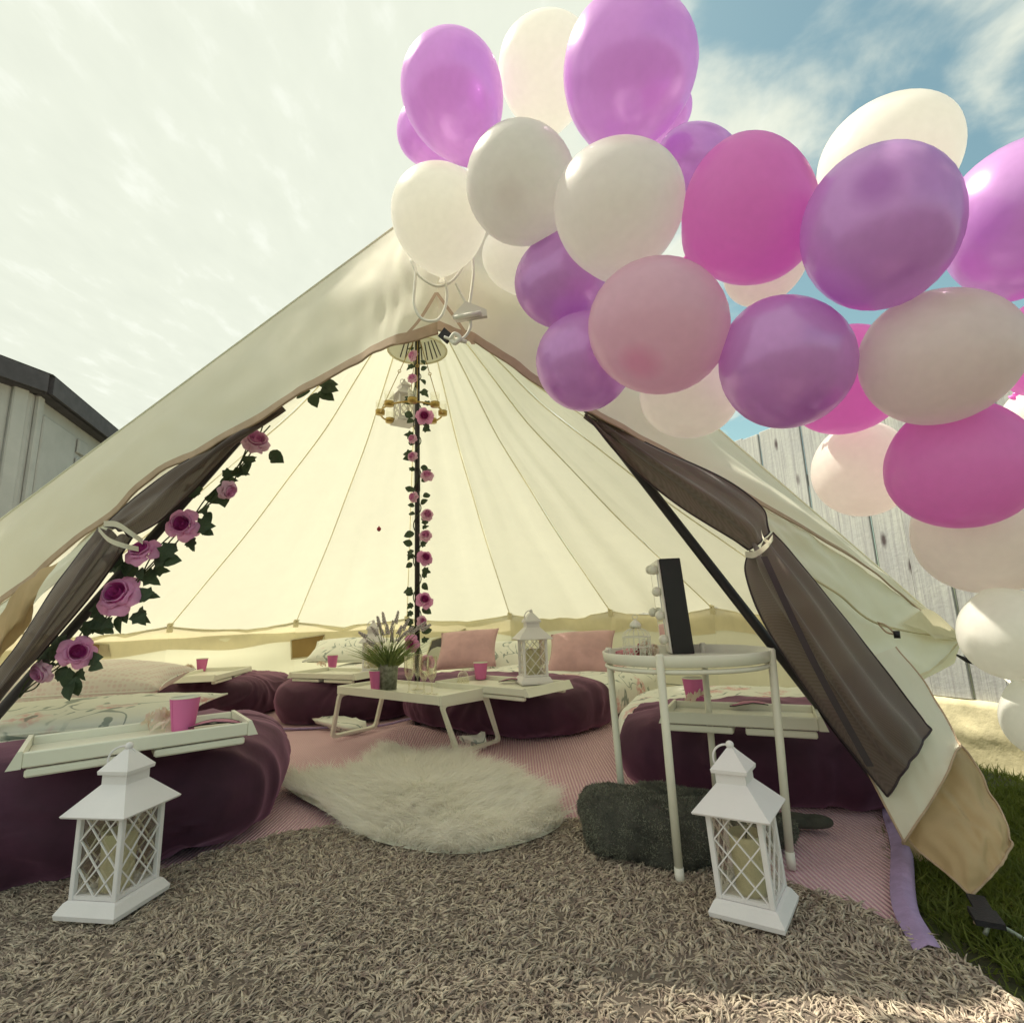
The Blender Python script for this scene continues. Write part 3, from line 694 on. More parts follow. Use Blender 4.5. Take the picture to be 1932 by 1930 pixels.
# front sheets: crease (top) to door opening edge (bottom)
def crease(cn, n, us):
    out = []
    for u in us:
        t_ = (u - 835) / ((1815 if cn is CRR else -370) - 835)
        q = PEAK.lerp(cn, 0); lo, hi = 0.0, 1.0
        for _ in range(30):
            md = (lo + hi) / 2; p = PEAK.lerp(cn, md) - CAM; w = 966 + 1000 * p.dot(RV) / p.dot(F)
            if (w < u) == (cn is CRR): lo = md
            else: hi = md
        out.append(PEAK.lerp(cn, lo))
    return out
Lb = [(826, 626, 1.40), (760, 648, 1.40), (700, 674, 1.41), (620, 716, 1.42), (530, 766, 1.44), (405, 846, 1.48), (318, 886, 1.52), (190, 985, 1.62), (60, 1092, 1.76), (-60, 1180, 1.92), (-200, 1240, 2.02)]
Rb = [(826, 626, 1.40), (880, 640, 1.40), (950, 680, 1.41), (1040, 733, 1.43), (1105, 776, 1.46), (1240, 845, 1.53), (1400, 930, 1.62), (1560, 1022, 1.76), (1690, 1112, 1.93), (1770, 1172, 2.04), (1808, 1204, 2.09)]
def usl(b, cn, target):
    # top u for each bottom u: follow perpendicular-ish, stay between peak and corner
    out = []
    for (u, v, y) in b:
        out.append(835 + (u - 826) * target)
    return out
Lt = crease(CRL, 11, [835, 790, 740, 655, 560, 430, 330, 185, 50, -70, -220])
Rt = crease(CRR, 11, [835, 900, 985, 1070, 1135, 1260, 1405, 1560, 1692, 1772, 1813])
for nm, top, bot, sd in (('door_awning', Lt, Lb, 1.0), ('door_awning', Rt, Rb, 4.0)):
    bt = [PY(*p) for p in bot]
    mid = []
    for k, (a, b) in enumerate(zip(top, bt)):
        w = (a - b).length; mid.append(a.lerp(b, .5) + Vector((0, -.09 * w, -.035 * w)))
    G = cloth([top, mid, bt], 90, 30, amp=.022, fu=9, fv=2.2, seed=sd)
    G0 = cloth([top, mid, bt], 90, 30)
    for i in range(31):
        e_ = min(1, i / 10)
        for j in range(91): G[i][j] = G0[i][j].lerp(G[i][j], e_)
    mb = MB(); mb.grid(G); aw = mb.build(nm, m_canvas_front, tent)
    # hem tape along the lower edge
    low, up = G[-1], [G[-1][j].lerp(G[-4][j], .55) for j in range(91)]
    off = Vector((0, -.003, 0)); mb = MB(); mb.grid([[p + off for p in up], [p + off for p in low]]); mb.build('hem_tape', m_hem, aw)
    mb = MB(); mb.tube([p for p in low], .0035, 5); mb.build('piping', m_hem, aw)
    mb = MB(); mb.tube([p for p in G[0]], .006, 6); mb.build('ridge_seam', m_canvas_front, aw)
# V shaped reinforcement and rope eye on the awning
def on_front(u, v, y=1.40): return PY(u, v, y)
for pts in ([(823, 552, 1.41), (790, 605, 1.385), (748, 650, 1.375)], [(823, 552, 1.41), (858, 600, 1.385), (893, 650, 1.375)]):
    q = crom([PY(*p) for p in pts], 12); mb = MB(); mb.grid([[p + Vector((-.005, 0, 0)) for p in q], [p + Vector((.006, 0, 0)) for p in q]]); mb.build('reinforcing_tape', m_hem, tent)
# left inner canvas panel
G = cloth([[PY(*p) for p in r] for r in (
    [(405, 852, 1.50), (318, 892, 1.54), (190, 990, 1.64), (60, 1096, 1.78), (-60, 1184, 1.94), (-200, 1244, 2.04)],
    [(395, 865, 1.53), (270, 935, 1.58), (160, 1035, 1.64), (40, 1140, 1.72), (-80, 1250, 1.84), (-200, 1320, 1.9)],
    [(385, 880, 1.55), (225, 985, 1.60), (120, 1085, 1.63), (20, 1200, 1.67), (-90, 1330, 1.72), (-200, 1450, 1.75)])], 50, 24, amp=.02, fu=7, fv=3, seed=3)
mb = MB(); mb.grid(G); mb.build('door_canvas', m_canvas, tent)
G = cloth([[PY(*p) for p in r] for r in (
    [(110, 1060, 1.60), (60, 1090, 1.60), (20, 1130, 1.60), (-30, 1200, 1.60)],
    [(70, 1120, 1.56), (35, 1165, 1.55), (0, 1210, 1.55), (-50, 1280, 1.56)],
    [(60, 1170, 1.60), (10, 1225, 1.60), (-40, 1290, 1.60), (-80, 1350, 1.60)])], 24, 20, amp=.02, fu=3, fv=2, seed=8)
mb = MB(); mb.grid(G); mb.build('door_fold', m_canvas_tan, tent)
# right inner canvas panel
G = cloth([[PY(*p) for p in r] for r in (
    [(1110, 782, 1.475), (1240, 852, 1.545), (1400, 936, 1.635), (1560, 1028, 1.775), (1690, 1118, 1.945), (1812, 1210, 2.10)],
    [(1110, 784, 1.50), (1235, 853, 1.56), (1400, 945, 1.63), (1540, 1068, 1.74), (1665, 1180, 1.87), (1770, 1256, 1.97)],
    [(1110, 786, 1.52), (1230, 856, 1.57), (1400, 955, 1.63), (1500, 1090, 1.70), (1630, 1230, 1.78), (1712, 1292, 1.84)])], 60, 26, amp=.018, fu=9, fv=3, seed=13)
mb = MB(); mb.grid(G); dc = mb.build('door_canvas', m_canvas, tent)
mb = MB(); ed = [r[-1] for r in G]; mb.grid([[p + Vector((0, -.003, 0)) for p in ed], [p + Vector((-.035, -.003, .012)) for p in ed]]); mb.build('hem_tape', m_band, dc)
q = crom([PY(1500, 1072, 1.66), PY(1580, 1120, 1.72), PY(1660, 1178, 1.80), PY(1812, 1206, 2.05)], 24); mb = MB(); mb.tube(q, .004, 5); mb.build('stitched_seam', m_band, dc)
G = cloth([[PY(*p) for p in r] for r in ([(1700, 1175, 1.90), (1750, 1150, 2.0), (1815, 1204, 2.08)], [(1740, 1190, 1.93), (1775, 1200, 1.99), (1812, 1207, 2.07)], [(1760, 1205, 1.94), (1780, 1208, 2.0), (1812, 1210, 2.06)])], 16, 8, amp=.004, seed=2)
mb = MB(); mb.grid([[p + Vector((0, -.01, 0)) for p in r] for r in G]); mb.build('corner_reinforcement', m_band, tent)
G = cloth([[PY(*p) for p in r] for r in ([(1712, 1292, 1.85), (1760, 1262, 1.95), (1812, 1212, 2.08)], [(1735, 1285, 1.9), (1770, 1268, 1.97), (1802, 1250, 2.06)])], 14, 4, amp=.003, seed=6)
mb = MB(); mb.grid(G); mb.build('corner_valance', m_wall, tent)
# gathered mesh doors
def meshdoor(rows, seed, folds, nf, m=m_mesh, name='mesh_door', nu=48, nv=40, y0=0, hem=True, amp=.008):
    G = cloth([[PY(*p) for p in r] for r in rows], nu, nv, amp=amp, fu=4, fv=3, seed=seed, folds=folds, nf=nf)
    mb = MB(); mb.grid(G); o = mb.build(name, m, tent)
    if hem:
        for e_ in ('left', 'right', 'bottom'):
            mb = MB(); mb.tube(edge_of(G, e_), .0028, 5); mb.build('mesh_hem', m_meshhem if m is m_mesh else m_hem, o)
    return o, G
meshdoor([[(532, 766, 1.47), (533, 767, 1.50), (536, 770, 1.52)],
          [(400, 842, 1.49), (430, 838, 1.46), (466, 822, 1.52)],
          [(300, 908, 1.52), (345, 905, 1.46), (386, 908, 1.54)],
          [(225, 965, 1.56), (270, 972, 1.49), (306, 980, 1.56)],
          [(196, 992, 1.58), (225, 1000, 1.55), (250, 1012, 1.58)]], 2, .012, 2.6)
meshdoor([[(186, 996, 1.58), (215, 1004, 1.55), (250, 1014, 1.58)],
          [(150, 1045, 1.57), (180, 1060, 1.50), (218, 1062, 1.57)],
          [(95, 1120, 1.56), (125, 1140, 1.49), (158, 1142, 1.57)],
          [(35, 1215, 1.56), (55, 1235, 1.50), (82, 1228, 1.58)],
          [(-60, 1330, 1.57), (-40, 1360, 1.52), (-6, 1328, 1.58)],
          [(-150, 1450, 1.58), (-110, 1490, 1.54), (-60, 1450, 1.58)]], 5, .014, 3)
meshdoor([[(1103, 782, 1.47), (1106, 783, 1.50), (1110, 784, 1.52)],
          [(1178, 868, 1.50), (1205, 852, 1.47), (1232, 842, 1.52)],
          [(1275, 950, 1.52), (1320, 925, 1.48), (1365, 903, 1.55)],
          [(1372, 1010, 1.54), (1405, 988, 1.50), (1436, 958, 1.57)],
          [(1412, 1038, 1.53), (1430, 1026, 1.51), (1452, 1004, 1.55)]], 7, .012, 2.5)
meshdoor([[(1412, 1042, 1.53), (1432, 1030, 1.505), (1456, 1006, 1.55)],
          [(1408, 1085, 1.48), (1450, 1075, 1.42), (1505, 1062, 1.52)],
          [(1440, 1170, 1.45), (1505, 1160, 1.38), (1585, 1160, 1.50)],
          [(1530, 1310, 1.42), (1590, 1285, 1.35), (1670, 1270, 1.46)],
          [(1600, 1410, 1.40), (1655, 1370, 1.33), (1735, 1350, 1.42)],
          [(1674, 1502, 1.38), (1716, 1440, 1.33), (1757, 1376, 1.39)]], 9, .016, 3.2)
q = crom([PY(1440, 1050, 1.40), PY(1500, 1180, 1.345), PY(1560, 1300, 1.325), PY(1640, 1445, 1.325)], 30); mb = MB(); mb.grid([[p + Vector((-.009, -.004, 0)) for p in q], [p + Vector((.009, -.004, 0)) for p in q]]); mb.build('zip_tape', m_meshhem, tent)
o, G = meshdoor([[(1560, 1290, 1.47), (1620, 1250, 1.48), (1690, 1220, 1.58)],
          [(1610, 1400, 1.44), (1680, 1340, 1.44), (1756, 1306, 1.52)],
          [(1660, 1500, 1.40), (1735, 1420, 1.38), (1800, 1385, 1.44)],
          [(1706, 1588, 1.36), (1770, 1490, 1.34), (1812, 1408, 1.38)]], 21, .006, 1.5, m=m_canvas_front, name='canvas_door')
o, G = meshdoor([[(1690, 1530, 1.43), (1750, 1450, 1.44), (1806, 1396, 1.48)],
          [(1720, 1590, 1.38), (1790, 1500, 1.36), (1862, 1480, 1.40)],
          [(1790, 1650, 1.29), (1850, 1570, 1.28), (1900, 1552, 1.31)],
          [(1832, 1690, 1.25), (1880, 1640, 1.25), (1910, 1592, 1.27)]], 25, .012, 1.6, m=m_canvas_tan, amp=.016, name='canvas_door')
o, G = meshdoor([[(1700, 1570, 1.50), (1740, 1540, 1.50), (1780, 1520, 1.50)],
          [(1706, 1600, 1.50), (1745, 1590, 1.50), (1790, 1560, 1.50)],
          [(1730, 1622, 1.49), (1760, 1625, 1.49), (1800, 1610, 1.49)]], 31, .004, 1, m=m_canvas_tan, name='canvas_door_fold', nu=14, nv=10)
# tie straps
for pts, w in (([(196, 988, 1.53), (222, 990, 1.46), (250, 1008, 1.45), (270, 1022, 1.50)], .016), ([(186, 998, 1.55), (205, 1018, 1.46), (235, 1030, 1.45), (262, 1036, 1.5)], .014),
               ([(1406, 1046, 1.50), (1424, 1046, 1.44), (1446, 1030, 1.44), (1458, 1014, 1.50)], .017), ([(1436, 1002, 1.50), (1440, 1016, 1.46), (1450, 1024, 1.46)], .010)):
    q = crom([PY(*p) for p in pts], 16); mb = MB(); mb.grid([[p + Vector((0, 0, -w / 2)) for p in q], [p + Vector((0, -.002, w / 2)) for p in q]]); mb.build('tie_strap', m_canvas_front, tent)
# toggle and its cords
mb = MB(); mb.tube([PY(1691, 1190, 1.74), PY(1693, 1204, 1.74)], .009, 8); mb.build('toggle', m_black, tent)
for a in (1168, 1180):
    mb = MB(); mb.tube(crom([PY(1655, 1174, 1.80), PY(1672, a + 12, 1.76), PY(1690, 1197, 1.745)], 8), .0028, 5); mb.build('toggle_cord', m_hem, tent)
# guy rope at the right corner
gr = empty('guy_rope', PY(1825, 1246, 1.95), label='white guy rope with slider pulled tight from the right tent corner', cat='rope')
mb = MB(); mb.tube([PY(1806, 1236, 2.0), PY(1826, 1246, 1.95), PY(1838, 1251, 1.93)], [.004, .009, .006], 6); mb.build('webbing_loop', m_black, gr)
mb = MB(); mb.tube(crom([PY(1836, 1250, 1.93), PY(1868, 1262, 1.88), PY(1885, 1268, 1.85), PY(1940, 1298, 1.77), PY(2050, 1350, 1.6)], 20), .0055, 7); mb.build('rope', m_rope, gr)
mb = MB(); mb.tube(crom([PY(1875, 1256, 1.86), PY(1884, 1250, 1.85), PY(1892, 1258, 1.85), PY(1884, 1268, 1.85), PY(1868, 1266, 1.86)], 16), .0065, 7); mb.build('knot', m_rope, gr)
mb = MB(); mb.tube(crom([PY(1888, 1272, 1.84), PY(1912, 1292, 1.80), PY(1932, 1300, 1.77)], 10), .0055, 7); mb.build('rope', m_rope, gr)
mb = MB(); mb.bar(PY(1895, 1268, 1.84), PY(1918, 1292, 1.80), .012, .03); mb.build('slider', m_plastic, gr)
# peg strap at the door foot
st = empty('peg_strap', PY(1848, 1735, 1.12), label='black strap and buckle pegging the right door into the grass', cat='strap')
mb = MB(); mb.bar(PY(1840, 1690, 1.24), PY(1862, 1728, 1.17), .03, .006); mb.build('strap', m_black, st)
mb = MB(); mb.bar(PY(1852, 1718, 1.19), PY(1870, 1745, 1.14), .045, .010); mb.build('buckle', m_black, st)
mb = MB(); mb.bar(PY(1838, 1716, 1.20), PY(1843, 1742, 1.17), .010, .004); mb.build('webbing_tail', m_hem, st)
mb = MB(); q = PZ(1905, 1775, .0); mb.tube(crom([q + Vector((-.045, 0, .012)), q + Vector((-.03, 0, .03)), q + Vector((0, 0, .02)), q + Vector((.06, -.02, -.02))], 12), .004, 7)
peg = mb.build('tent_peg', m_galv); tag(peg, 'bent metal tent peg in the dark grass below the door strap', 'peg')
# rope hanging at the peak
rp = empty('peak_rope', PY(830, 560, 1.34), label='white rope looped at the tent peak below the lowest left white balloon', cat='rope')
YR = 1.33
for pts in ([(778, 480), (784, 510), (782, 545), (781, 572), (790, 596), (808, 606), (828, 602), (840, 580), (843, 548), (838, 515), (850, 480)],
            [(775, 490), (786, 514), (800, 528), (824, 540), (848, 534), (866, 515), (885, 480)],
            [(892, 480), (893, 520), (888, 560), (884, 584)],
            [(860, 535), (872, 560), (884, 580)],
            [(888, 604), (886, 622), (874, 638), (856, 642), (838, 636)]):
    mb = MB(); mb.tube(crom([PY(u, v, YR) for u, v in pts], 40), .0040, 8); mb.build('rope', m_rope, rp)
mb = MB()
c = [PY(853, 596, YR - .01), PY(878, 568, YR - .01), PY(918, 584, YR - .01), PY(919, 596, YR - .01), PY(860, 605, YR - .01)]
mb.add([p for p in c] + [p + Vector((0, .012, 0)) for p in c], [(0, 1, 2, 3, 4), (9, 8, 7, 6, 5)] + [(i, (i + 1) % 5, 5 + (i + 1) % 5, 5 + i) for i in range(5)], False); mb.build('slider', m_plastic, rp)
mb = MB(); mb.tube([PY(858, 600, YR - .018), PY(908, 590, YR - .018)], .0065, 8); mb.build('rope', m_rope, rp)
mb = MB(); mb.tube(crom([PY(850, 640, YR), PY(858, 630, YR - .01), PY(868, 638, YR - .008), PY(858, 648, YR - .006), PY(852, 640, YR + .004), PY(880, 645, YR)], 20), .0058, 8); mb.build('knot', m_rope, rp)
mb = MB(); mb.bar(PY(834, 628, 1.37), PY(848, 640, 1.36), .012, .03); mb.build('webbing_loop', m_black, rp)

# ------------------------------------------------------------------ balloons
def balloon_data(kind, n=36, m=28):
    prof_ = []
    for i in range(m + 1):
        a = math.pi * i / m; z = math.cos(a); r = math.sin(a) * (1 + .10 * z)
        if i == 0: r = .0005
        if z < -.80: z = z - .10 * ((-.80 - z) / .20) ** 2
        if i == m: r = .035
        prof_.append((max(r, .0005), z))
    mb = MB(); mb.lathe(prof_, n)
    me = mb.build('balloon_' + kind, BM[kind], data_only=True, smooth=True)
    at = me.attributes.new('crown', 'FLOAT', 'POINT')
    at.data.foreach_set('value', [max(0, min(1, (v.co.z - .955) / .04)) * .7 + max(0, min(1, (-v.co.z - .95) / .1)) * .6 for v in me.vertices])
    kb = MB(); kb.lathe([(.03, -1.08), (.03, -1.11), (.055, -1.13), (.05, -1.16), (.03, -1.17), (.05, -1.20), (.08, -1.24), (.075, -1.25), (.01, -1.22)], 12)
    return me, kb.build('knot_' + kind, BM[kind], data_only=True, smooth=True)
BD = {k: balloon_data(k) for k in BM}
def balloon(kind, u, v, a, b, rot, d, crown, label):
    """ellipse in the photo (semi axes a,b turned by rot degrees clockwise), axis depth d, crown direction (right, up, towards camera)"""
    c, s = math.cos(R_(rot)), math.sin(R_(rot))
    def dn(x, y): return ray(x, y).normalized()
    e1 = (a * c, a * s); e2 = (b * s, -b * c)     # e2 points up
    C0 = P(u, v, d); D = (C0 - CAM).length
    w1 = (dn(u + e1[0], v + e1[1]) - dn(u - e1[0], v - e1[1])) * .5 * D
    w2 = (dn(u + e2[0], v + e2[1]) - dn(u - e2[0], v - e2[1])) * .5 * D
    w3 = -dn(u, v) * ((w1.length + w2.length) / 2)
    A = Matrix((w1, w2, w3)).transposed()
    if crown[2] < -.25: crown = (crown[0], crown[1] if abs(crown[1]) > .1 else .5, .22)
    cz = Vector(crown).normalized(); Q = cz.to_track_quat('Z', 'Y').to_matrix()
    M = (A @ Q).to_4x4(); M.translation = C0
    me, kn = BD[kind]
    o = bpy.data.objects.new('balloon', me); COL.objects.link(o)
    o.matrix_world = M
    tag(o, label, 'balloon', 'balloons of the arch over the tent door')
    k = bpy.data.objects.new('knot', kn); COL.objects.link(k); k.parent = o
    return o
BALL = [
 ('purple', 857, 187, 95, 131, -14, 1.42, (-.1, 1, -.2), 'light purple balloon at the top left end of the arch, before a smaller one'),
 ('purple', 812, 250, 62, 72, -10, 1.70, (-.4, .6, -.6), 'purple balloon half hidden behind the upper left purple balloon'),
 ('white', 1032, 140, 91, 118, 0, 1.50, (0, 1, -.1), 'tall white balloon between the two upper purple balloons'),
 ('purple', 1184, 145, 122, 166, 7, 1.16, (.12, .93, .35), 'tallest purple balloon, cut by the top edge of the photo'),
 ('white', 985, 348, 102, 122, 0, 1.22, (-.22, -.2, .95), 'white balloon with a dim crown spot between two other white ones'),
 ('white', 1166, 400, 122, 136, 0, 1.08, (0, .7, -.6), 'large white balloon right of the one with the crown spot'),
 ('white', 830, 416, 90, 108, 0, 1.36, (0, .6, -.7), 'white balloon hiding the tent peak above the rope'),
 ('purple', 1247, 213, 57, 62, 0, 1.50, (0, .5, -.8), 'purple balloon showing as a sliver behind the tallest purple one'),
 ('purple', 1314, 312, 78, 80, 0, 1.30, (.3, .8, .3), 'dark purple balloon left of the upper pink one'),
 ('pink', 1409, 406, 128, 148, 18, 1.02, (.62, .75, .25), 'upper hot pink balloon in the middle of the arch'),
 ('white', 1672, 318, 138, 130, -25, 1.12, (.3, .8, -.4), 'white balloon behind the large purple one against the blue sky'),
 ('purple', 1657, 440, 163, 152, -8, .86, (-.1, .48, .85), 'largest purple balloon with a dark crown spot, right of the pink one'),
 ('purple', 1945, 415, 178, 160, -20, .90, (.3, .5, -.5), 'purple balloon cut by the right edge of the photo'),
 ('pink', 1998, 655, 112, 110, 0, 1.02, (.3, .5, -.5), 'pink balloon at the right edge, below the cut purple one'),
 ('ivory', 1766, 680, 158, 131, -8, .88, (.1, .3, -.9), 'large greyish white balloon below the largest purple one'),
 ('purple', 1477, 681, 135, 127, 0, .96, (.42, -.68, .6), 'round purple balloon with a bright highlight and dark spot low right'),
 ('blush', 1243, 613, 135, 128, -25, 1.02, (-.43, -.36, .8), 'pale blush pink balloon with a pink crown spot'),
 ('purple', 1062, 533, 94, 88, 0, 1.30, (-.3, .5, -.7), 'small purple balloon under the white ones, upper of two'),
 ('purple', 1107, 680, 86, 104, 22, 1.24, (-.2, -.3, -.8), 'small purple balloon low left of the blush one, lower of two'),
 ('white', 985, 488, 75, 70, 0, 1.55, (0, .5, -.8), 'white balloon mostly hidden behind the upper small purple one'),
 ('white', 1300, 734, 95, 94, 0, 1.24, (0, -.4, -.8), 'white balloon hanging below the blush pink one'),
 ('pink', 1592, 722, 98, 122, 22, 1.12, (.1, .3, -.9), 'pink balloon behind the round purple and greyish white ones'),
 ('ivory', 1625, 882, 99, 93, 0, 1.22, (0, -.3, -.9), 'ivory balloon in front of the grey fence, left of the big pink one'),
 ('pink', 1808, 874, 153, 123, -6, .95, (0, -.92, .35), 'largest hot pink balloon near the right edge of the photo'),
 ('ivory', 1855, 1000, 154, 117, 4, 1.06, (.2, -.4, -.8), 'wide ivory balloon just below the largest hot pink one'),
 ('white', 1908, 1194, 112, 88, 12, .98, (.2, -.4, -.8), 'white balloon low at the right edge over the tent corner'),
 ('white', 1982, 1352, 84, 92, 0, .94, (.3, -.4, -.6), 'lowest white balloon, cut by the right edge above the pale wall'),
 ('ivory', 1445, 505, 92, 62, -20, 1.24, (-.9, -.2, -.3), 'ivory balloon seen in the gap under the upper pink one'),
 ('white', 1955, 800, 75, 72, 0, 1.15, (0, .5, -.8), 'white balloon glimpsed at the right edge beside the largest pink one'),
]
for b in BALL: balloon(*b)

# ------------------------------------------------------------------ rugs
rug = empty('shag_rug', (0, .9, 0), label='beige long pile shag rug across the doorway in front of the tent', cat='rug')
sp = .0068
gx, gy = np.meshgrid(np.arange(-1.5, 1.15, sp), np.arange(.38, 1.85, sp)); pts = np.column_stack([gx.ravel(), gy.ravel()]) + rng.uniform(-sp * .6, sp * .6, (gx.size, 2))
vis = (np.abs(pts[:, 0]) < pts[:, 1] * 1.05 + .10)
pts = pts[in_poly(pts, rug_poly) & vis]; n = len(pts)
# tufts lean with a slowly turning direction, so that rows and whorls show
def vnoise(p, s, o=0.0):
    return np.array([noise.noise(Vector((a * s, b * s, o))) for a, b in p])
ang = vnoise(pts, 2.2) * 5 + vnoise(pts, 22, 3.) * 4 + rng.normal(size=n) * .65
lean = .6 + .8 * rng.random(n)
d = np.column_stack([np.cos(ang) * lean, np.sin(ang) * lean, rng.uniform(.5, 1.6, n)]); d /= np.linalg.norm(d, axis=1, keepdims=True)
bend = np.column_stack([np.cos(ang + rng.normal(size=n)) * .012, np.sin(ang + rng.normal(size=n)) * .012, -.010 - .010 * rng.random(n)])
root = np.column_stack([pts, np.full(n, .017) + .005 * vnoise(pts, 9, 7.)])
V_, Q_ = strands(root, d, rng.uniform(.013, .030, n), rng.uniform(.0030, .0085, n), bend, 4, 3, .06, (rng.uniform(.0005, .0035, n), rng.uniform(3, 7, n), rng.uniform(0, 6.28, n)))
o = np_obj('pile', V_, Q_, m_shag, kind='stuff'); o.parent = rug; o.location = -rug.location
mb = MB(); loop = [Vector((x, y, .018)) for x, y in rug_poly]; mb.add(loop + [p - Vector((0, 0, .016)) for p in loop], [tuple(range(len(loop)))] + [(i, (i + 1) % len(loop), len(loop) + (i + 1) % len(loop), len(loop) + i) for i in range(len(loop))], False)
mb.build('backing', m_shagbase, rug)
# pink ribbed mats
def ribmat(poly, name, label, h=.010, hump=None):
    xs_ = [p[0] for p in poly]; ys_ = [p[1] for p in poly]; st_ = .015
    key = {}; vs = []; fs = []
    nx, ny = int((max(xs_) - min(xs_)) / st_) + 1, int((max(ys_) - min(ys_)) / st_) + 1
    for i in range(ny):
        for j in range(nx):
            c = np.array([[min(xs_) + (j + .5) * st_, min(ys_) + (i + .5) * st_]])
            if not in_poly(c, poly)[0]: continue
            q = []
            for (a, b) in ((i, j), (i, j + 1), (i + 1, j + 1), (i + 1, j)):
                k = (a, b)
                if k not in key:
                    x, y = min(xs_) + b * st_, min(ys_) + a * st_; z = h + .008 * max(0, noise.noise(Vector((x * 2.2, y * 1.6, 3)))) + .002 * noise.noise(Vector((x * 5, y * 5, 1)))
                    if hump:
                        z += hump[2] * math.exp(-((x - hump[0])**2 + ((y - hump[1]) * .8)**2) / .02)
                    key[k] = len(vs); vs.append(Vector((x, y, z)))
                q.append(key[k])
            fs.append(tuple(q))
    root = empty(name, (poly[0][0], poly[0][1], 0), label=label, cat='mat')
    mb = MB(); mb.add(vs, fs); mb.build('mat_body', m_mat, root)
    return root
rA, rB = PZ(1690, 1535, .0), PZ(1716, 1722, .0)
bk = 3.30
m1 = ribmat([(-2.2, 1.02), (.62, 1.02), (rB.x - .07, rB.y - .16), (rB.x, rB.y), (rA.x, rA.y), (1.25, 1.95), (.9, bk), (-2.2, bk + .2)], 'ribbed_mat', 'pink ribbed mat on the tent floor around the folding table and sheepskin', .004, (-.62, 3.05, .06))
q = crom([Vector((rB.x - .07, rB.y - .16, .016)), Vector((rB.x, rB.y, .018)), Vector(((rA.x + rB.x) / 2 + .01, (rA.y + rB.y) / 2, .018)), Vector((rA.x, rA.y, .016)), Vector((1.22, 1.75, .016))], 30)
mb = MB(); mb.grid([[p + Vector((-.035, 0, .004)) for p in q], [p + Vector((-.008, 0, .014)) for p in q], [p + Vector((.014, 0, .008)) for p in q], [p + Vector((.02, 0, -.012)) for p in q]]); mb.build('edging', m_matedge, m1)
q = [Vector((-2.1 + .03 * i, bk + .06 - .03 * i / 90 + .01 * math.sin(i * .4), .016 + .05 * math.exp(-((-2.1 + .03 * i + .62)**2) / .02) * .7)) for i in range(100)]
mb = MB(); mb.tube(q, .007, 5); mb.build('edging', m_matedge, m1)
m2 = ribmat([(-2.4, 3.40), (.9, 3.20), (.7, 4.2), (-2.2, 4.4)], 'ribbed_mat', 'second pink ribbed mat further back between the beds', .008)
# sheepskin
sk_px = [(532, 1478), (548, 1500), (600, 1530), (660, 1568), (705, 1592), (790, 1612), (880, 1618), (960, 1606), (1040, 1580), (1072, 1552), (1050, 1520), (1000, 1488), (960, 1466), (905, 1452), (860, 1428), (800, 1432), (755, 1416), (700, 1432), (668, 1462), (600, 1468)]
sk = [(PZ(u, v, .02).x, PZ(u, v, .02).y) for u, v in sk_px]
cen = np.mean(np.array(sk), 0); sk_in = [tuple(cen + (np.array(p) - cen) * .97) for p in sk]; sk_s = [(p.x, p.y) for p in smooth_poly([(a, b, 0) for a, b in sk_in], 6)]
fur = empty('sheepskin_rug', (cen[0], cen[1], 0), label='fluffy white sheepskin rug between the shag rug and the folding table', cat='rug')
def rad(p):
    q = p - cen; return np.sqrt((q[:, 0] / .50)**2 + (q[:, 1] / .33)**2)
N0 = 150000
pts = np.column_stack([rng.uniform(cen[0] - .8, cen[0] + .8, N0), rng.uniform(cen[1] - .6, cen[1] + .6, N0)])
pts = pts[in_poly(pts, sk_s)][:85000]; n = len(pts)
dome = .028 + .030 * np.clip(1 - rad(pts)**2, 0, 1) + .010 * vnoise(pts, 7.)
q = pts - cen; out_a = np.arctan2(q[:, 1] / .33, q[:, 0] / .5)
ang = out_a + vnoise(pts, 5, 2.) * 1.6 + vnoise(pts, 25, 5.) * 1.3 + rng.normal(size=n) * .25
d = np.column_stack([np.cos(ang), np.sin(ang), .75 + .5 * rng.random(n)]); d /= np.linalg.norm(d, axis=1, keepdims=True)
bend = np.column_stack([np.cos(ang) * .008, np.sin(ang) * .008, -.020 - .012 * rng.random(n)]) + rng.normal(size=(n, 3)) * .003
V_, Q_ = strands(np.column_stack([pts, dome]), d, (.85 + .45 * np.clip(rad(pts) * 1.1 - .3, 0, 1)) * rng.uniform(.042, .085, n) * (.75 + .5 * np.clip(vnoise(pts, 30, 4.) + .5, 0, 1)), rng.uniform(.0009, .0021, n), bend, 4, 1, .12, (rng.uniform(0, .003, n), rng.uniform(2, 6, n), rng.uniform(0, 6.28, n)))
V_[:, 2] = np.maximum(V_[:, 2], .020)
o = np_obj('wool', V_, Q_, m_fur, kind='stuff'); o.parent = fur; o.location = -fur.location
mb = MB(); S2 = [Vector((x, y, .024)) for x, y in sk_s]; c3 = Vector((cen[0], cen[1], .0)); rings = []
for f_ in (1, .8, .6, .4, .2, .02):
    rings.append([c3 + Vector(((p.x - c3.x) * f_, (p.y - c3.y) * f_, .024 + .030 * (1 - f_ * f_))) for p in S2 + [S2[0]]])
mb.grid(rings); mb.build('hide', m_furbase, fur)

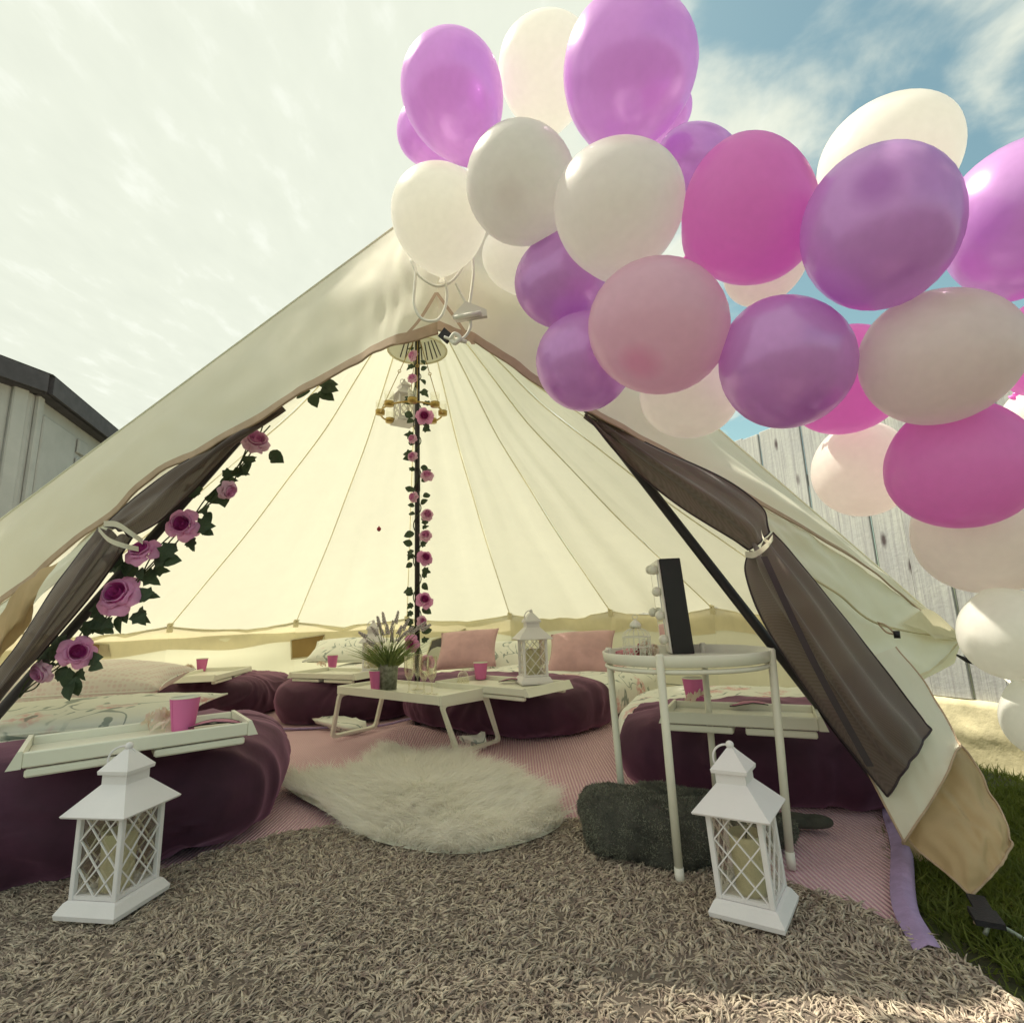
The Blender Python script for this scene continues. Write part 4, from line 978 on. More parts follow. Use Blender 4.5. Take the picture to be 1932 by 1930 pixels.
# ------------------------------------------------------------------ beds
def bed(foot, ang, L, Wd, H, cutf, planes, seed, lab_d, lab_b, k=4.0):
    """foot: middle of the inner end; ang: heading from foot to head, clockwise from +Y; cutf(x from foot, y to the camera side) > 0 where the throw lies"""
    dirv = Vector((math.sin(ang), math.cos(ang), 0)); c = Vector((foot[0], foot[1], 0)) + dirv * L / 2
    Rm = Matrix.Rotation(-ang + math.pi / 2, 3, 'Z')     # local +x -> head
    vs, fs = puff((L / 2, Wd / 2, H / 2), k, 34, wr=.013, ws=3.2, seed=seed)
    r = empty('floral_duvet', c, label=lab_d, cat='duvet')
    mb = MB(); mb.add([c + Rm @ v + Vector((0, 0, H / 2)) for v in vs], fs); mb.build('quilt', m_floral, r)
    import bmesh
    vs, fs = puff((L / 2, Wd / 2, H / 2), k, 60, wr=0, seed=seed, floor=False)
    bm = bmesh.new(); bv = [bm.verts.new(v) for v in vs]
    for f in fs:
        try: bm.faces.new([bv[i] for i in f])
        except ValueError: pass
    sg = 1 if ang < 0 else -1      # local y that points to the camera
    for (nx, ny, off) in planes:
        no = Vector((nx, ny * sg, 0)).normalized(); co = Vector((-L / 2, 0, 0)) + Vector((nx, ny * sg, 0)) * off / (nx * nx + ny * ny)
        bmesh.ops.bisect_plane(bm, geom=bm.verts[:] + bm.edges[:] + bm.faces[:], plane_co=co, plane_no=no, dist=1e-5)
    for f in bm.faces[:]:
        c_ = f.calc_center_median()
        if cutf(c_.x + L / 2, c_.y * sg) < 0: bm.faces.remove(f)
    for v in bm.verts[:]:
        if not v.link_faces: bm.verts.remove(v)
    bm.verts.index_update()
    for v in bm.verts:
        w = v.co.copy(); nn = Vector((w.x / (L / 2)**2, w.y / (Wd / 2)**2, w.z / (H / 2)**2)).normalized()
        n2_ = Vector((w.x / (L / 2), w.y / (Wd / 2), w.z / (H / 2))).normalized(); n3_ = Vector((w.x / (L / 2) / (L / 2), w.y / (Wd / 2) / (Wd / 2), w.z / (H / 2) / (H / 2))).normalized()
        aa = noise.noise(w * 3.2 + Vector((seed, 0, 0))); bb = noise.noise(w * 3.2 * 2.6 + Vector((0, seed, 0)))
        w1 = w + n3_ * .013 * (aa + .5 * bb)
        e = max(0, 1 - abs(w.z) / (H / 2)); fx = w.x + L / 2; s_ = w.y if (abs(w.y) < Wd / 2 * .93 and fx < .18) else w.x
        q_ = noise.noise(Vector((s_ * 9 + 2.4 * noise.noise(Vector((s_ * 3, w.z * 5, seed))), w.z * 2.0, seed)))
        pl = .013 * (1 - min(1, abs(q_) * 3.2)) ** 1.5 * (.35 + .65 * e) + .010 * q_
        cr_ = noise.noise(Vector((w.x * 4.5 + seed, w.y * 4.5, w.z * 3))); pl += .008 * (1 - min(1, abs(cr_) * 3.5)) ** 1.5
        low = max(0, (-w.z) / (H / 2)); w2 = w1 + nn * (.017 + pl) + Vector((nn.x, nn.y, 0)) * .03 * low ** 3
        w2.z = max(w2.z, -H / 2 + .006); v.co = w2
    mb = MB(); mb.add([c + Rm @ v.co + Vector((0, 0, H / 2)) for v in bm.verts], [tuple(v.index for v in f.verts) for f in bm.faces])
    bm.free()
    b = mb.build('velvet_throw', m_velvet); b['label'] = lab_b; b['category'] = 'blanket'
    return b
bed((-.85, 1.99), R_(-107), 1.75, .84, .31, lambda x, y: 1 if y - .10 * x > .12 else .42 - x - .12 * y, ((1, .12, .42), (-.10, 1, .12)), 1.0, 'floral duvet on the nearest left bed, behind the long tray', 'plum velvet throw over the nearest left bed behind the lantern')
bed((-1.76, 4.00), R_(-84), 1.15, .85, .27, lambda x, y: .9 - x, ((1, 0, .9),), 2.0, 'floral duvet on the far left bed under the small tray', 'plum velvet throw on the far left bed, beneath the small tray')
bed((-1.13, 3.44), R_(-3), 1.85, .94, .27, lambda x, y: .58 - x - .15 * y, ((1, .15, .58),), 3.0, 'floral duvet on the bed left of the centre pole', 'plum velvet throw hanging over the bed left of the pole')
bed((-.34, 3.04), R_(36), 1.80, 1.26, .27, lambda x, y: .52 - x + .12 * y, ((1, -.12, .52),), 4.0, 'floral duvet on the bed right of the centre pole with pink pillows', 'plum velvet throw over the bed right of the pole')
bed((.47, 2.52), R_(108), 1.08, 1.10, .27, lambda x, y: min(y - .24 + .12 * x, x + .35 * y - .20), ((.12, 1, .24), (1, .35, .20)), 5.0, 'floral duvet on the right bed beyond the round table', 'plum velvet throw over the right bed behind the round table')

# floral scraps of sheet hanging out under the throws
def scrap(px, label, seed):
    G = cloth([[PZ(u, v, z) for u, v, z in r] for r in px], 14, 8, amp=.012, seed=seed, fu=4, fv=3)
    mb = MB(); mb.grid(G); o = mb.build('sheet_corner', m_floral); tag(o, label, 'bed sheet')
scrap([[(578, 1345, .06), (620, 1348, .07), (660, 1352, .07), (690, 1360, .05)], [(590, 1358, .05), (630, 1366, .06), (665, 1372, .05), (692, 1372, .02)], [(600, 1366, .01), (640, 1380, .01), (665, 1382, .01), (690, 1378, .01)]], 'floral sheet corner showing under the throw left of the pole', 1)
scrap([[(862, 1388, .05), (890, 1386, .06), (915, 1380, .07)], [(870, 1396, .03), (895, 1400, .04), (918, 1400, .04)], [(890, 1406, .01), (905, 1410, .01), (918, 1412, .01)]], 'floral sheet corner peeping out behind the folding table leg', 2)
# ------------------------------------------------------------------ pillows
def pillow(w, h, t, m, c, ex, ey, label, seed, cat='pillow', border=None):
    """ex, ey: direction of width and height"""
    ex = Vector(ex).normalized(); ez = ex.cross(Vector(ey)).normalized(); ey = ez.cross(ex)
    M = Matrix((ex, ey, ez)).transposed(); mb = pillow_mesh(w, h, t, seed=seed); mb.v = [Vector(c) + M @ p for p in mb.v]
    r = empty('pillow', c, label=label, cat=cat); mb.build('cover', m, r)
    rim = []
    for (a, b) in ((-1, -1), (1, -1), (1, 1), (-1, 1)):
        na, nb = {(-1, -1): (1, -1), (1, -1): (1, 1), (1, 1): (-1, 1), (-1, 1): (-1, -1)}[(a, b)]
        for q in range(10):
            x = a + (na - a) * q / 10; y = b + (nb - b) * q / 10
            rim.append(Vector(c) + M @ Vector((x * w / 2 * (1 - .1 * (1 - y * y) * abs(x)), y * h / 2 * (1 - .1 * (1 - x * x) * abs(y)), 0)))
    mb = MB(); mb.tube(rim, .004, 5, closed=True); mb.build('piping', border or m, r)
    return r
pillow(.46, .40, .15, m_pinkvel, PY(882, 1224, 4.15), (.98, -.1, .05), (.28, .75, .66), 'dusty pink velvet cushion with sharp corner, nearer the centre pole', 1, 'cushion')
pillow(.46, .44, .18, m_pinkvel, PY(1096, 1232, 3.75), (.95, -.25, .04), (.15, .75, .55), 'dusty pink velvet cushion lying between the white lantern and the round table', 2, 'cushion')
pillow(.62, .42, .16, m_floral, PY(955, 1240, 4.5), (1, 0, 0), (0, .8, .5), 'floral pillow behind the dusty pink velvet cushion near the pole', 3)
pillow(.66, .42, .16, m_floral, PY(655, 1226, 4.95), (1, .05, 0), (0, .9, .35), 'floral pillow at the head of the bed left of the pole', 4)
pillow(.86, .50, .22, m_lace, PZ(165, 1290, .36) , (.97, .22, .0), (-.2, .96, .12), 'pale pink lace print pillow under the rose garland at left', 5, border=m_floral)
pillow(.86, .52, .20, m_floral, PZ(160, 1290, .17), (.97, .22, .0), (-.2, .96, .0), 'floral pillow lying beneath the lace print pillow at left', 6)
pillow(.95, .60, .10, m_floral, PZ(120, 1352, .33), (.96, .28, .0), (-.28, .96, .03), 'flat floral pillow on the nearest left bed beside the long tray', 7)
# ------------------------------------------------------------------ trays and folding table
def tray_proto(name='bed_tray'):
    r = empty(name)
    L, Wd = .52, .30
    mb = MB(); mb.box((0, 0, .033), (L - .03, Wd - .03, .006)); mb.build('board', m_tray, r, False)
    for s in (-1, 1):
        mb = MB(); mb.box((0, s * (Wd / 2 - .007), .040), (L - .028, .014, .034), bev=.003); mb.build('side_rail', m_tray, r, False)
        mb = MB(); vs = []
        x0, x1 = s * (L / 2 - .014), s * (L / 2 + .008)
        vs = [(x0, -Wd / 2, .022), (x1 + s * .006, -Wd / 2, .022), (x1 + s * .006, Wd / 2, .022), (x0, Wd / 2, .022), (x0, -Wd / 2, .060), (x1 - s * .012, -Wd / 2, .060), (x1 - s * .012, Wd / 2, .060), (x0, Wd / 2, .060)]
        mb.add(vs, [(3, 2, 1, 0), (4, 5, 6, 7), (0, 1, 5, 4), (1, 2, 6, 5), (2, 3, 7, 6), (3, 0, 4, 7)], False); mb.build('end_rail', m_tray, r, False)
        mb = MB(); xa, xb = s * .02, s * (L / 2 - .02); mid = (xa + xb) / 2
        for y in (-Wd / 2 + .015, Wd / 2 - .015): mb.box((mid, y, .010), (abs(xb - xa), .022, .018), bev=.004)
        mb.box((xa + s * .009, 0, .010), (.018, Wd - .052, .017)); mb.build('folded_leg', m_tray, r, False, kind='stuff')
    return r
tray0 = tray_proto(); used_t = [False]
def put_tray(FL, FR, BR, ztop, label):
    a, b, c = PZ(*FL, ztop), PZ(*FR, ztop), PZ(*BR, ztop); d = a + c - b; ce = (a + c) / 2
    t = tray0 if not used_t[0] else copy_tree(tray0); used_t[0] = True
    L = (b - a).length; Wd = (c - b).length; ex = (b - a).normalized()
    t.location = (ce.x, ce.y, ztop - .06); t.rotation_euler = (0, 0, math.atan2(ex.y, ex.x))
    L = min(max(L, .40), .62)
    t.scale = (L / .52, min(max(Wd, .22), .34) / .30, 1); tag(t, label, 'tray', 'white bed trays on the beds'); return t, ce
T1, c1 = put_tray((58, 1415), (497, 1356), (428, 1341), .375, 'long cream bed tray on the nearest left bed with a pink cup')
T2, c2 = put_tray((385, 1283), (468, 1262), (400, 1254), .33, 'bed tray on the far left bed, seen corner on')
T3, c3t = put_tray((566, 1268), (692, 1271), (716, 1260), .32, 'bed tray on the bed left of the centre pole')
T4, c4 = put_tray((830, 1286), (1033, 1303), (1062, 1281), .315, 'bed tray carrying the white lantern on the bed right of the pole')
T5, c5 = put_tray((1255, 1340), (1560, 1353), (1532, 1328), .335, 'bed tray on the right bed, seen through the round table legs')
tb = empty('folding_table', label='white folding lap table standing on the pink mat by the sheepskin', cat='table')
TA, TB_, TCc = PZ(640, 1294, .30), PZ(831, 1313, .30), PZ(917, 1296, .30); TD = TA + TCc - TB_
tce = (TA + TCc) / 2; tb.location = (tce.x, tce.y, 0)
def slab(q, z0, z1, name, ins=0.0, m=m_tray, par=tb):
    qq = [tce.xy.to_3d() + (Vector((p.x, p.y, 0)) - tce.xy.to_3d()) * (1 - ins) for p in q]
    mb = MB(); mb.add([Vector((p.x, p.y, z0)) for p in qq] + [Vector((p.x, p.y, z1)) for p in qq], [(3, 2, 1, 0), (4, 5, 6, 7), (0, 1, 5, 4), (1, 2, 6, 5), (2, 3, 7, 6), (3, 0, 4, 7)], False); return mb.build(name, m, par)
slab([TA, TB_, TCc, TD], .268, .286, 'table_top', .02)
for a, b in ((TA, TB_), (TD, TCc)):
    mb = MB(); mb.bar(Vector((a.x, a.y, .281)), Vector((b.x, b.y, .281)), .016, .038); mb.build('side_rail', m_tray, tb)
for a, b in ((TB_, TCc), (TA, TD)):
    e_ = (b - a).normalized() * .004; mb = MB(); mb.bar(Vector((a.x, a.y, .280)) - e_, Vector((b.x, b.y, .280)) + e_, .022, .042); mb.build('end_rail', m_tray, tb)
def loop_leg(a, b, fa, fb):
    pts = []
    top_a, top_b = Vector((a.x, a.y, .262)), Vector((b.x, b.y, .262)); fa = Vector((fa.x, fa.y, .028)); fb = Vector((fb.x, fb.y, .028))
    cs = [top_a, fa, fb, top_b]; out_ = []
    for i in range(4):
        p, c_, n_ = cs[i - 1], cs[i], cs[(i + 1) % 4]; r_ = .028
        for t_ in (0, .25, .5, .75, 1):
            A_ = c_ + (p - c_).normalized() * r_; B_ = c_ + (n_ - c_).normalized() * r_
            out_.append(A_ * (1 - t_)**2 + c_ * 2 * t_ * (1 - t_) + B_ * t_ * t_)
    nrm = (fb - fa).cross(top_a - fa).normalized(); cen_ = sum(cs, Vector()) / 4
    mb = MB(); vs = []; m_ = len(out_)
    for p in out_:
        i_ = (cen_ - p); i_ = (i_ - nrm * i_.dot(nrm)).normalized()
        i_ = Vector(i_)
        for (o_, n_) in ((-.004, -.009), (.018, -.009), (.018, .009), (-.004, .009)): vs.append(p + i_ * o_ + nrm * n_)
    fs = [(i * 4 + k, i * 4 + (k + 1) % 4, ((i + 1) % m_) * 4 + (k + 1) % 4, ((i + 1) % m_) * 4 + k) for i in range(m_) for k in range(4)]
    mb.add(vs, fs, False); mb.build('leg', m_tray, tb)
fr1, fr2 = PZ(862, 1436, .0), PZ(940, 1410, .0); fl1 = PZ(624, 1402, .0); fl2 = fl1 + (TD - TA) * .96
loop_leg(TB_, TCc, fr1, fr1 + (TCc - TB_) * 1.0); loop_leg(TA, TD, fl1, fl2)
# cups
cup0 = empty('paper_cup'); mb = MB(); mb.lathe([(.0, .004), (.0265, .004), (.027, 0), (.028, .002), (.0385, .088)], 32); mb.build('cup_wall', m_cup, cup0, False)
mb = MB(); mb.lathe([(.0372, .088), (.0265, .006), (0, .006)], 32); mb.build('lining', m_cupin, cup0, False)
mb = MB(); mb.tube([(.0382 * math.cos(a), .0382 * math.sin(a), .089) for a in np.linspace(0, 2 * math.pi, 33)[:-1]], .0022, 6, closed=True); mb.build('rim', m_cupin, cup0, False)
mb = MB(); mb.bar((.0285, 0, .004), (.0386, 0, .086), .0012, .002, up=(1, 0, 0)); mb.build('seam', m_cup, cup0, False)
first = [True]
def cup(u, v, z, label, rot=0.0, s=1.0):
    c = cup0 if first[0] else copy_tree(cup0); first[0] = False; p = PZ(u, v, z)
    place(c, p, (0, 0, rot), s, label, 'pink paper cups'); c['category'] = 'cup'
cup(345, 1377, .352, 'pink paper cup on the long tray, nearest on the left', -2.0, 1.0)
cup(380, 1266, .31, 'pink paper cup on the small tray of the far left bed')
cup(627, 1259, .30, 'pink paper cup on the tray left of the lavender bucket')
cup(711, 1300, .289, 'pink paper cup on the folding table against the zinc bucket', -1.8, 1.05)
cup(907, 1281, .295, 'pink paper cup on the tray beside the white lantern right of the pole')
cup(1313, 1329, .315, 'pink paper cup on the right bed tray behind a table leg')
# small carnations and satin masks on the trays
def carnation_data():
    mb = MB()
    for k in range(26):
        a = k * 2.4; e_ = .15 + .85 * k / 26; r_ = .012 + .024 * math.sqrt(k / 26)
        nrm = Vector((math.cos(a) * e_, math.sin(a) * e_, 1.1 - e_)).normalized(); t_ = nrm.orthogonal().normalized(); b_ = nrm.cross(t_)
        c = Vector((0, 0, .016)) + nrm * r_ * .8; G = []
        for i in range(4):
            row = []
            for j in range(7):
                x = (j / 6 - .5) * .030 * (.4 + i / 3); z_ = (i / 3) * .018
                row.append(c + t_ * x + b_ * (z_ * .5 - .004) + nrm * (z_ * .6 + .003 * math.sin(j * 2.2 + k) * i / 3))
            G.append(row)
        mb.grid(G)
    for p in mb.v: p.z = max(p.z, 0)
    return mb.build('flower_head', m_carn, data_only=True, smooth=True)
cd_ = carnation_data()
def carnation(u, v, z, s, label, rot=0):
    o = link('carnation', cd_, None, PZ(u, v, z), (R_(20), 0, rot), s); tag(o, label, 'flower', 'cream pink carnations on the trays')
carnation(300, 1377, .352, 1.15, 'cream pink carnation head beside the nearest left pink cup', 1)
carnation(354, 1266, .31, 1.0, 'cream pink carnation head on the far left bed tray', 2)
carnation(605, 1259, .30, .9, 'cream pink carnation head left of the cup by the lavender', 3)
carnation(1322, 1331, .315, 1.1, 'cream pink carnation head on the right bed tray', 4)
def mask(u, v, z, rot, s, label):
    r = empty('sleep_mask', PZ(u, v, z), (0, 0, rot), label, 'mask', 'satin sleep masks on the trays')
    G = []
    for i in range(7):
        row = []
        for j in range(17):
            x = j / 16 * 2 - 1; y = i / 6 * 2 - 1; h = (1 - abs(x)**2.6) ** .5 * (1 - .35 * math.exp(-(x / .16)**2) * (y < 0))
            row.append(Vector((x * .09, y * .040 * h, .006 + .018 * (1 - x * x) + .004 * (1 - y * y))))
        G.append(row)
    mb = MB(); mb.grid(G); mb.build('mask_body', m_mask, r, False)
    mb = MB(); e_ = [g for g in G[0]] + [g for g in G[-1][::-1]]; mb.tube(e_, .0022, 5, closed=True); mb.build('piping', m_black, r, False)
    mb = MB(); mb.tube(crom([(.09, 0, .008), (.115, .03, .004), (.06, .07, .003), (-.05, .06, .004), (-.10, .02, .004), (-.09, 0, .008)], 24), .003, 5); mb.build('strap', m_black, r, False)
    r.scale = (s, s, s)
mask(405, 1372, .354, .35, .75, 'rose satin sleep mask at the right end of the long tray')
mask(968, 1287, .296, -.1, .75, 'satin sleep mask on the tray between cup and lantern')
mask(1420, 1335, .316, -.2, .75, 'satin sleep mask on the right bed tray')
# ------------------------------------------------------------------ lanterns
def lantern_proto():
    r = empty('lantern'); m = m_white2
    mb = MB(); mb.square([(.078, 0), (.080, .010), (.068, .030), (.062, .034)]); mb.build('base', m, r, False)
    for a in (-1, 1):
        for b in (-1, 1):
            mb = MB(); mb.box((a * .0565, b * .0565, .034 + .09), (.012, .012, .18), bev=.0015); mb.build('post', m, r, False)
    w = .0505; z0, z1 = .037, .212; H = z1 - z0
    for k in range(4):
        M = Matrix.Rotation(k * math.pi / 2, 3, 'Z'); fr = MB()
        mb = MB(); sp_ = w * 2 / 2
        step = 2 * w; slope = 1.15
        segs_ = []
        for sgn in (1, -1):
            c0 = -4 * step
            while c0 < 6 * step:
                # line z = z0 + c0 + slope*sgn*(x)
                pts_ = []
                for t_ in np.linspace(-w, w, 41):
                    z = z0 + c0 + sgn * slope * t_
                    if z0 <= z <= z1: pts_.append((t_, z))
                if len(pts_) > 1: segs_.append((pts_[0], pts_[-1], sgn))
                c0 += slope * w * 1.0
        for (p, q, sgn) in segs_:
            y_ = -.0565 - (.0012 if sgn > 0 else -.0012)
            mb.bar(M @ Vector((p[0], y_, p[1])), M @ Vector((q[0], y_, q[1])), .0028, .0036, up=M @ Vector((0, 1, 0)))
        mb.build('lattice', m, r, False, kind='stuff')
        mb = MB(); mb.add([M @ Vector(p) for p in ((-w, -.0515, z0), (w, -.0515, z0), (w, -.0515, z1), (-w, -.0515, z1))], [(0, 1, 2, 3)], False); mb.build('pane', m_glass, r, False)
        mb = MB(); mb.bar(M @ Vector((-w, -.0555, z0 + .002)), M @ Vector((w, -.0555, z0 + .002)), .009, .008, up=(0, 0, 1)); mb.build('bottom_rail', m, r, False)
    mb = MB(); mb.square([(.084, .212), (.086, .216), (.034, .272), (.034, .296), (.030, .296)]); mb.build('roof', m, r, False)
    mb = MB(); mb.square([(.041, .295), (.042, .303), (.008, .344), (.006, .346)]); mb.build('cap', m, r, False)
    mb = MB(); mb.ball((0, 0, .352), .0095, 14, 10); mb.build('knob', m, r, False)
    pts = [Vector((.030 * math.cos(a), 0, .030 * math.sin(a) - .030)) for a in np.linspace(0, 2 * math.pi, 33)[:-1]]
    Mr = Matrix.Rotation(R_(-38), 3, 'Y') @ Matrix.Rotation(R_(90), 3, 'X') @ Matrix.Rotation(0, 3, 'X')
    ring = [Vector((0, 0, .350)) + Matrix.Rotation(R_(25), 3, 'Z') @ (Matrix.Rotation(R_(58), 3, 'Y') @ Vector((p.x, p.z * 0, p.z)) if 0 else Matrix.Rotation(R_(25), 3, 'Y') @ p) for p in pts]
    mb = MB(); mb.tube(ring, .0026, 6, closed=True); mb.build('ring_handle', m, r, False)
    return r
lan0 = lantern_proto()
can0 = empty('candle'); mb = MB(); mb.lathe([(0, 0), (.033, 0), (.034, .004), (.037, .112), (.039, .124), (.034, .126), (.031, .114), (0, .110)], 28); mb.build('wax', m_candle, can0, False)
mb = MB(); mb.tube([(0, 0, .108), (.001, 0, .118), (.004, 0, .124)], .0015, 5); mb.build('wick', m_black, can0, False)
fl = [True]
def lantern(loc, rz, s, label, clabel, tilt=(0, 0), ring=True):
    l = lan0 if fl[0] else copy_tree(lan0); c = can0 if fl[0] else copy_tree(can0); fl[0] = False
    place(l, loc, (tilt[0], tilt[1], rz), s, label, 'white lattice lanterns'); l['category'] = 'lantern'
    cc_ = Vector(loc) + Vector((0, 0, .036 * s)); place(c, cc_, (tilt[0], tilt[1], .3), s, clabel, 'ivory candles inside lanterns'); c['category'] = 'candle'
    return l
pl = PZ(214, 1712, .022); lantern((pl.x, pl.y, .030), R_(-9), .95, 'grey looking white lantern on the shag rug at left, in front of the plum bed', 'ivory candle inside the left front lantern')
pr = PZ(1425, 1722, .022); lantern((pr.x, pr.y, .030), R_(-37), .90, 'bright white lantern on the shag rug in front of the round table', 'ivory candle inside the right front lantern', tilt=(R_(1.0), R_(-2.6)))
p4 = PZ(1007, 1288, .295); lantern((p4.x, p4.y, .296), R_(12), 1.02, 'white lantern on the tray right of the pole, beside a pink cup', 'ivory candle inside the lantern on the tray')
p5 = PY(703, 1268, 3.75); lantern((p5.x, p5.y, .275), R_(8), 1.0, 'white lantern half hidden behind the lavender', 'ivory candle inside the lantern behind the lavender')
p6 = PY(762, 800, TC.y + .12); l6 = copy_tree(lan0); place(l6, p6, (0, 0, R_(35)), .92, 'faint white lantern hanging inside the ring chandelier'); l6['category'] = 'lantern'
# ------------------------------------------------------------------ round table and what stands on it
RTc = Vector((.475, 1.56, 0)); RT_R, RT_Z = .226, .525
rt = empty('round_side_table', RTc, label='white round metal tray table with four thin legs', cat='table')
mb = MB(); mb.lathe([(0, RT_Z - .028), (RT_R - .006, RT_Z - .028), (RT_R, RT_Z - .025), (RT_R + .003, RT_Z), (RT_R + .001, RT_Z + .002), (RT_R - .002, RT_Z), (RT_R - .005, RT_Z - .023), (0, RT_Z - .024)], 72, RTc); mb.build('tray_top', m_white, rt)
mb = MB(); mb.tube([RTc + Vector(((RT_R - .008) * math.cos(a), (RT_R - .008) * math.sin(a), RT_Z - .038)) for a in np.linspace(0, 2 * math.pi, 61)[:-1]], .006, 8, closed=True); mb.build('support_ring', m_white, rt)
for k in range(4):
    a = R_(-122 + 88 * k) if k < 2 else R_(-122 + 90 * k)
    d_ = Vector((math.cos(a), math.sin(a), 0)); top = RTc + d_ * (RT_R + .002) + Vector((0, 0, RT_Z + .002)); bt = RTc + d_ * (RT_R - .012)
    bt.z = .016
    lg = MB(); lg.tube([top + Vector((0, 0, .004)), top, top.lerp(bt, .5), bt + Vector((0, 0, .03))], [.0075, .0102, .0102, .0100], 14); lo_ = lg.build('leg', m_white, rt)
    lg = MB(); lg.tube([bt + Vector((0, 0, .032)), bt - Vector((0, 0, .006))], .0110, 14); lg.build('foot_cap', m_plastic, lo_)
# mirror: narrow black side panel faces us, glass faces left
mr_ = empty('makeup_mirror', PZ(1290, 1233, RT_Z - .024), label='black sided makeup mirror with round bulbs standing on the round table', cat='mirror')
A_, B_ = PZ(1270, 1234, RT_Z - .022), PZ(1311, 1233, RT_Z - .022)
ex = (B_ - A_); wd = ex.length; ex.normalize(); dv = Vector((-.02, 1, 0)); dv = (dv - ex * dv.dot(ex)).normalized()
tl = Vector((-.055, .02, 1)).normalized(); hM = .298
mcen = (A_ + B_) / 2 + dv * .10 + tl * hM / 2
Mx = Matrix((ex, dv, tl)).transposed()
mb = MB(); mb.box(mcen, (wd, .20, hM), Mx, bev=.002); mb.build('case', m_blackgloss, mr_)
mb = MB(); mb.box(mcen - ex * (wd / 2 + .004), (.007, .198, hM - .004), Mx, bev=.002); fr_ = mb.build('front_frame', m_plastic, mr_)
mb = MB(); mb.box(mcen - ex * (wd / 2 + .009), (.002, .12, hM - .07), Mx); mb.build('glass', m_mirror, fr_)
for (yy, zz_) in ((-.082, .115), (-.082, .045), (-.082, -.03), (-.082, -.105), (.082, -.02), (0, .122)):
    mb = MB(); mb.ball(mcen - ex * (wd / 2 + .020) + dv * yy + tl * zz_, .0155, 14, 10); bu = mb.build('bulb', m_bulb, mr_)
    mb = MB(); p_ = mcen - ex * (wd / 2 + .008) + dv * yy + tl * zz_; mb.tube([p_, p_ - ex * .006], .010, 10); mb.build('socket', m_plastic, bu)
# birdcage
bp = PZ(1186, 1214, RT_Z - .028); bp = Vector((.352, 1.60, RT_Z - .023))
if (bp - RTc).xy.length > RT_R - .05: bp = RTc + (bp - RTc).xy.normalized().to_3d() * (RT_R - .055) + Vector((0, 0, RT_Z - .023))
bc = empty('birdcage', bp, label='tiny white wire birdcage on the far left rim of the round table', cat='ornament')
r0, hh = .040, .062
for z in (.004, .034, .062):
    mb = MB(); mb.tube([bp + Vector((r0 * math.cos(a), r0 * math.sin(a), z)) for a in np.linspace(0, 2 * math.pi, 29)[:-1]], .0016, 5, closed=True); mb.build('hoop', m_white, bc)
for k in range(16):
    a = 2 * math.pi * k / 16; q = [bp + Vector((r0 * math.cos(a), r0 * math.sin(a), .004)), bp + Vector((r0 * math.cos(a), r0 * math.sin(a), hh))] + [bp + Vector((r0 * math.cos(t_) * math.cos(a), r0 * math.cos(t_) * math.sin(a), hh + .026 * math.sin(t_))) for t_ in np.linspace(.25, 1.35, 6)]
    mb = MB(); mb.tube(q, .0011, 4); mb.build('wire', m_white, bc)
for k in range(22):
    a = rnd.uniform(0, 6.28); z = rnd.uniform(.008, .055); c_ = bp + Vector((r0 * math.cos(a), r0 * math.sin(a), z)); t_ = Vector((-math.sin(a), math.cos(a), 0))
    mb = MB(); mb.tube([c_ + (t_ * math.cos(b) + Vector((0, 0, math.sin(b)))) * .0065 for b in np.linspace(0, 6.28, 11)[:-1]], .0011, 4, closed=True); mb.build('filigree', m_white, bc)
mb = MB(); mb.lathe([(.004, .088), (.018, .090), (.016, .100), (.008, .108), (.001, .112)], 12, bp); mb.build('cupola', m_white, bc)
mb = MB(); mb.tube([bp + Vector((.007 * math.cos(a), 0, .119 + .007 * math.sin(a))) for a in np.linspace(0, 6.28, 13)[:-1]], .0013, 4, closed=True); mb.build('ring', m_white, bc)
# paper cone of sweets/flowers
ca, cb = PZ(1150, 1236, RT_Z - .020), PZ(1232, 1236, RT_Z - .020); cdv = (cb - ca); cl = min(cdv.length, .14); cdv.normalize(); ca = cb - cdv * cl
cz_ = ca.z + .004; cn = empty('paper_cone', (cb.x, cb.y, RT_Z - .03), label='pink patterned paper cone with ruffled end and red ribbon on the round table', cat='paper cone')
Mc = cdv.to_track_quat('Z', 'Y').to_matrix()
mb = MB(); mb.lathe([(.001, 0), (.026, cl * .78)], 20, Vector((ca.x, ca.y, cz_ + .002)), Mc @ Matrix.Rotation(0, 3, 'X')); 
for p in mb.v: p.z = max(p.z, RT_Z - .030)
mb.build('cone_paper', m_cone, cn)
for k in range(9):
    a = k * 2.39; c_ = Vector((ca.x, ca.y, cz_ + .004)) + cdv * (cl * (.84 + .14 * (k % 3) / 2)) + Mc @ Vector((.017 * math.cos(a), .017 * math.sin(a), 0))
    o = link('ruffle', cd_, cn, c_ - cn.location, (rnd.uniform(-1, 1), rnd.uniform(-1, 1), rnd.uniform(0, 6)), .42); o.active_material_index = 0
mb = MB(); c_ = Vector((ca.x, ca.y, cz_ + .004)) + cdv * cl * .70
mb.tube([c_ + Mc @ Vector((.025 * math.cos(a), .025 * math.sin(a), 0)) for a in np.linspace(0, 6.28, 21)[:-1]], .003, 5, closed=True); mb.build('ribbon', m_ribbon, cn)
for s in (-1, 1):
    mb = MB(); q_ = c_ + Vector((0, -.026, .006)); mb.tube(crom([q_, q_ + Vector((s * .012, -.004, .012)), q_ + Vector((s * .018, -.004, .002)), q_], 12), .003, 5); mb.build('bow_loop', m_ribbon, cn)
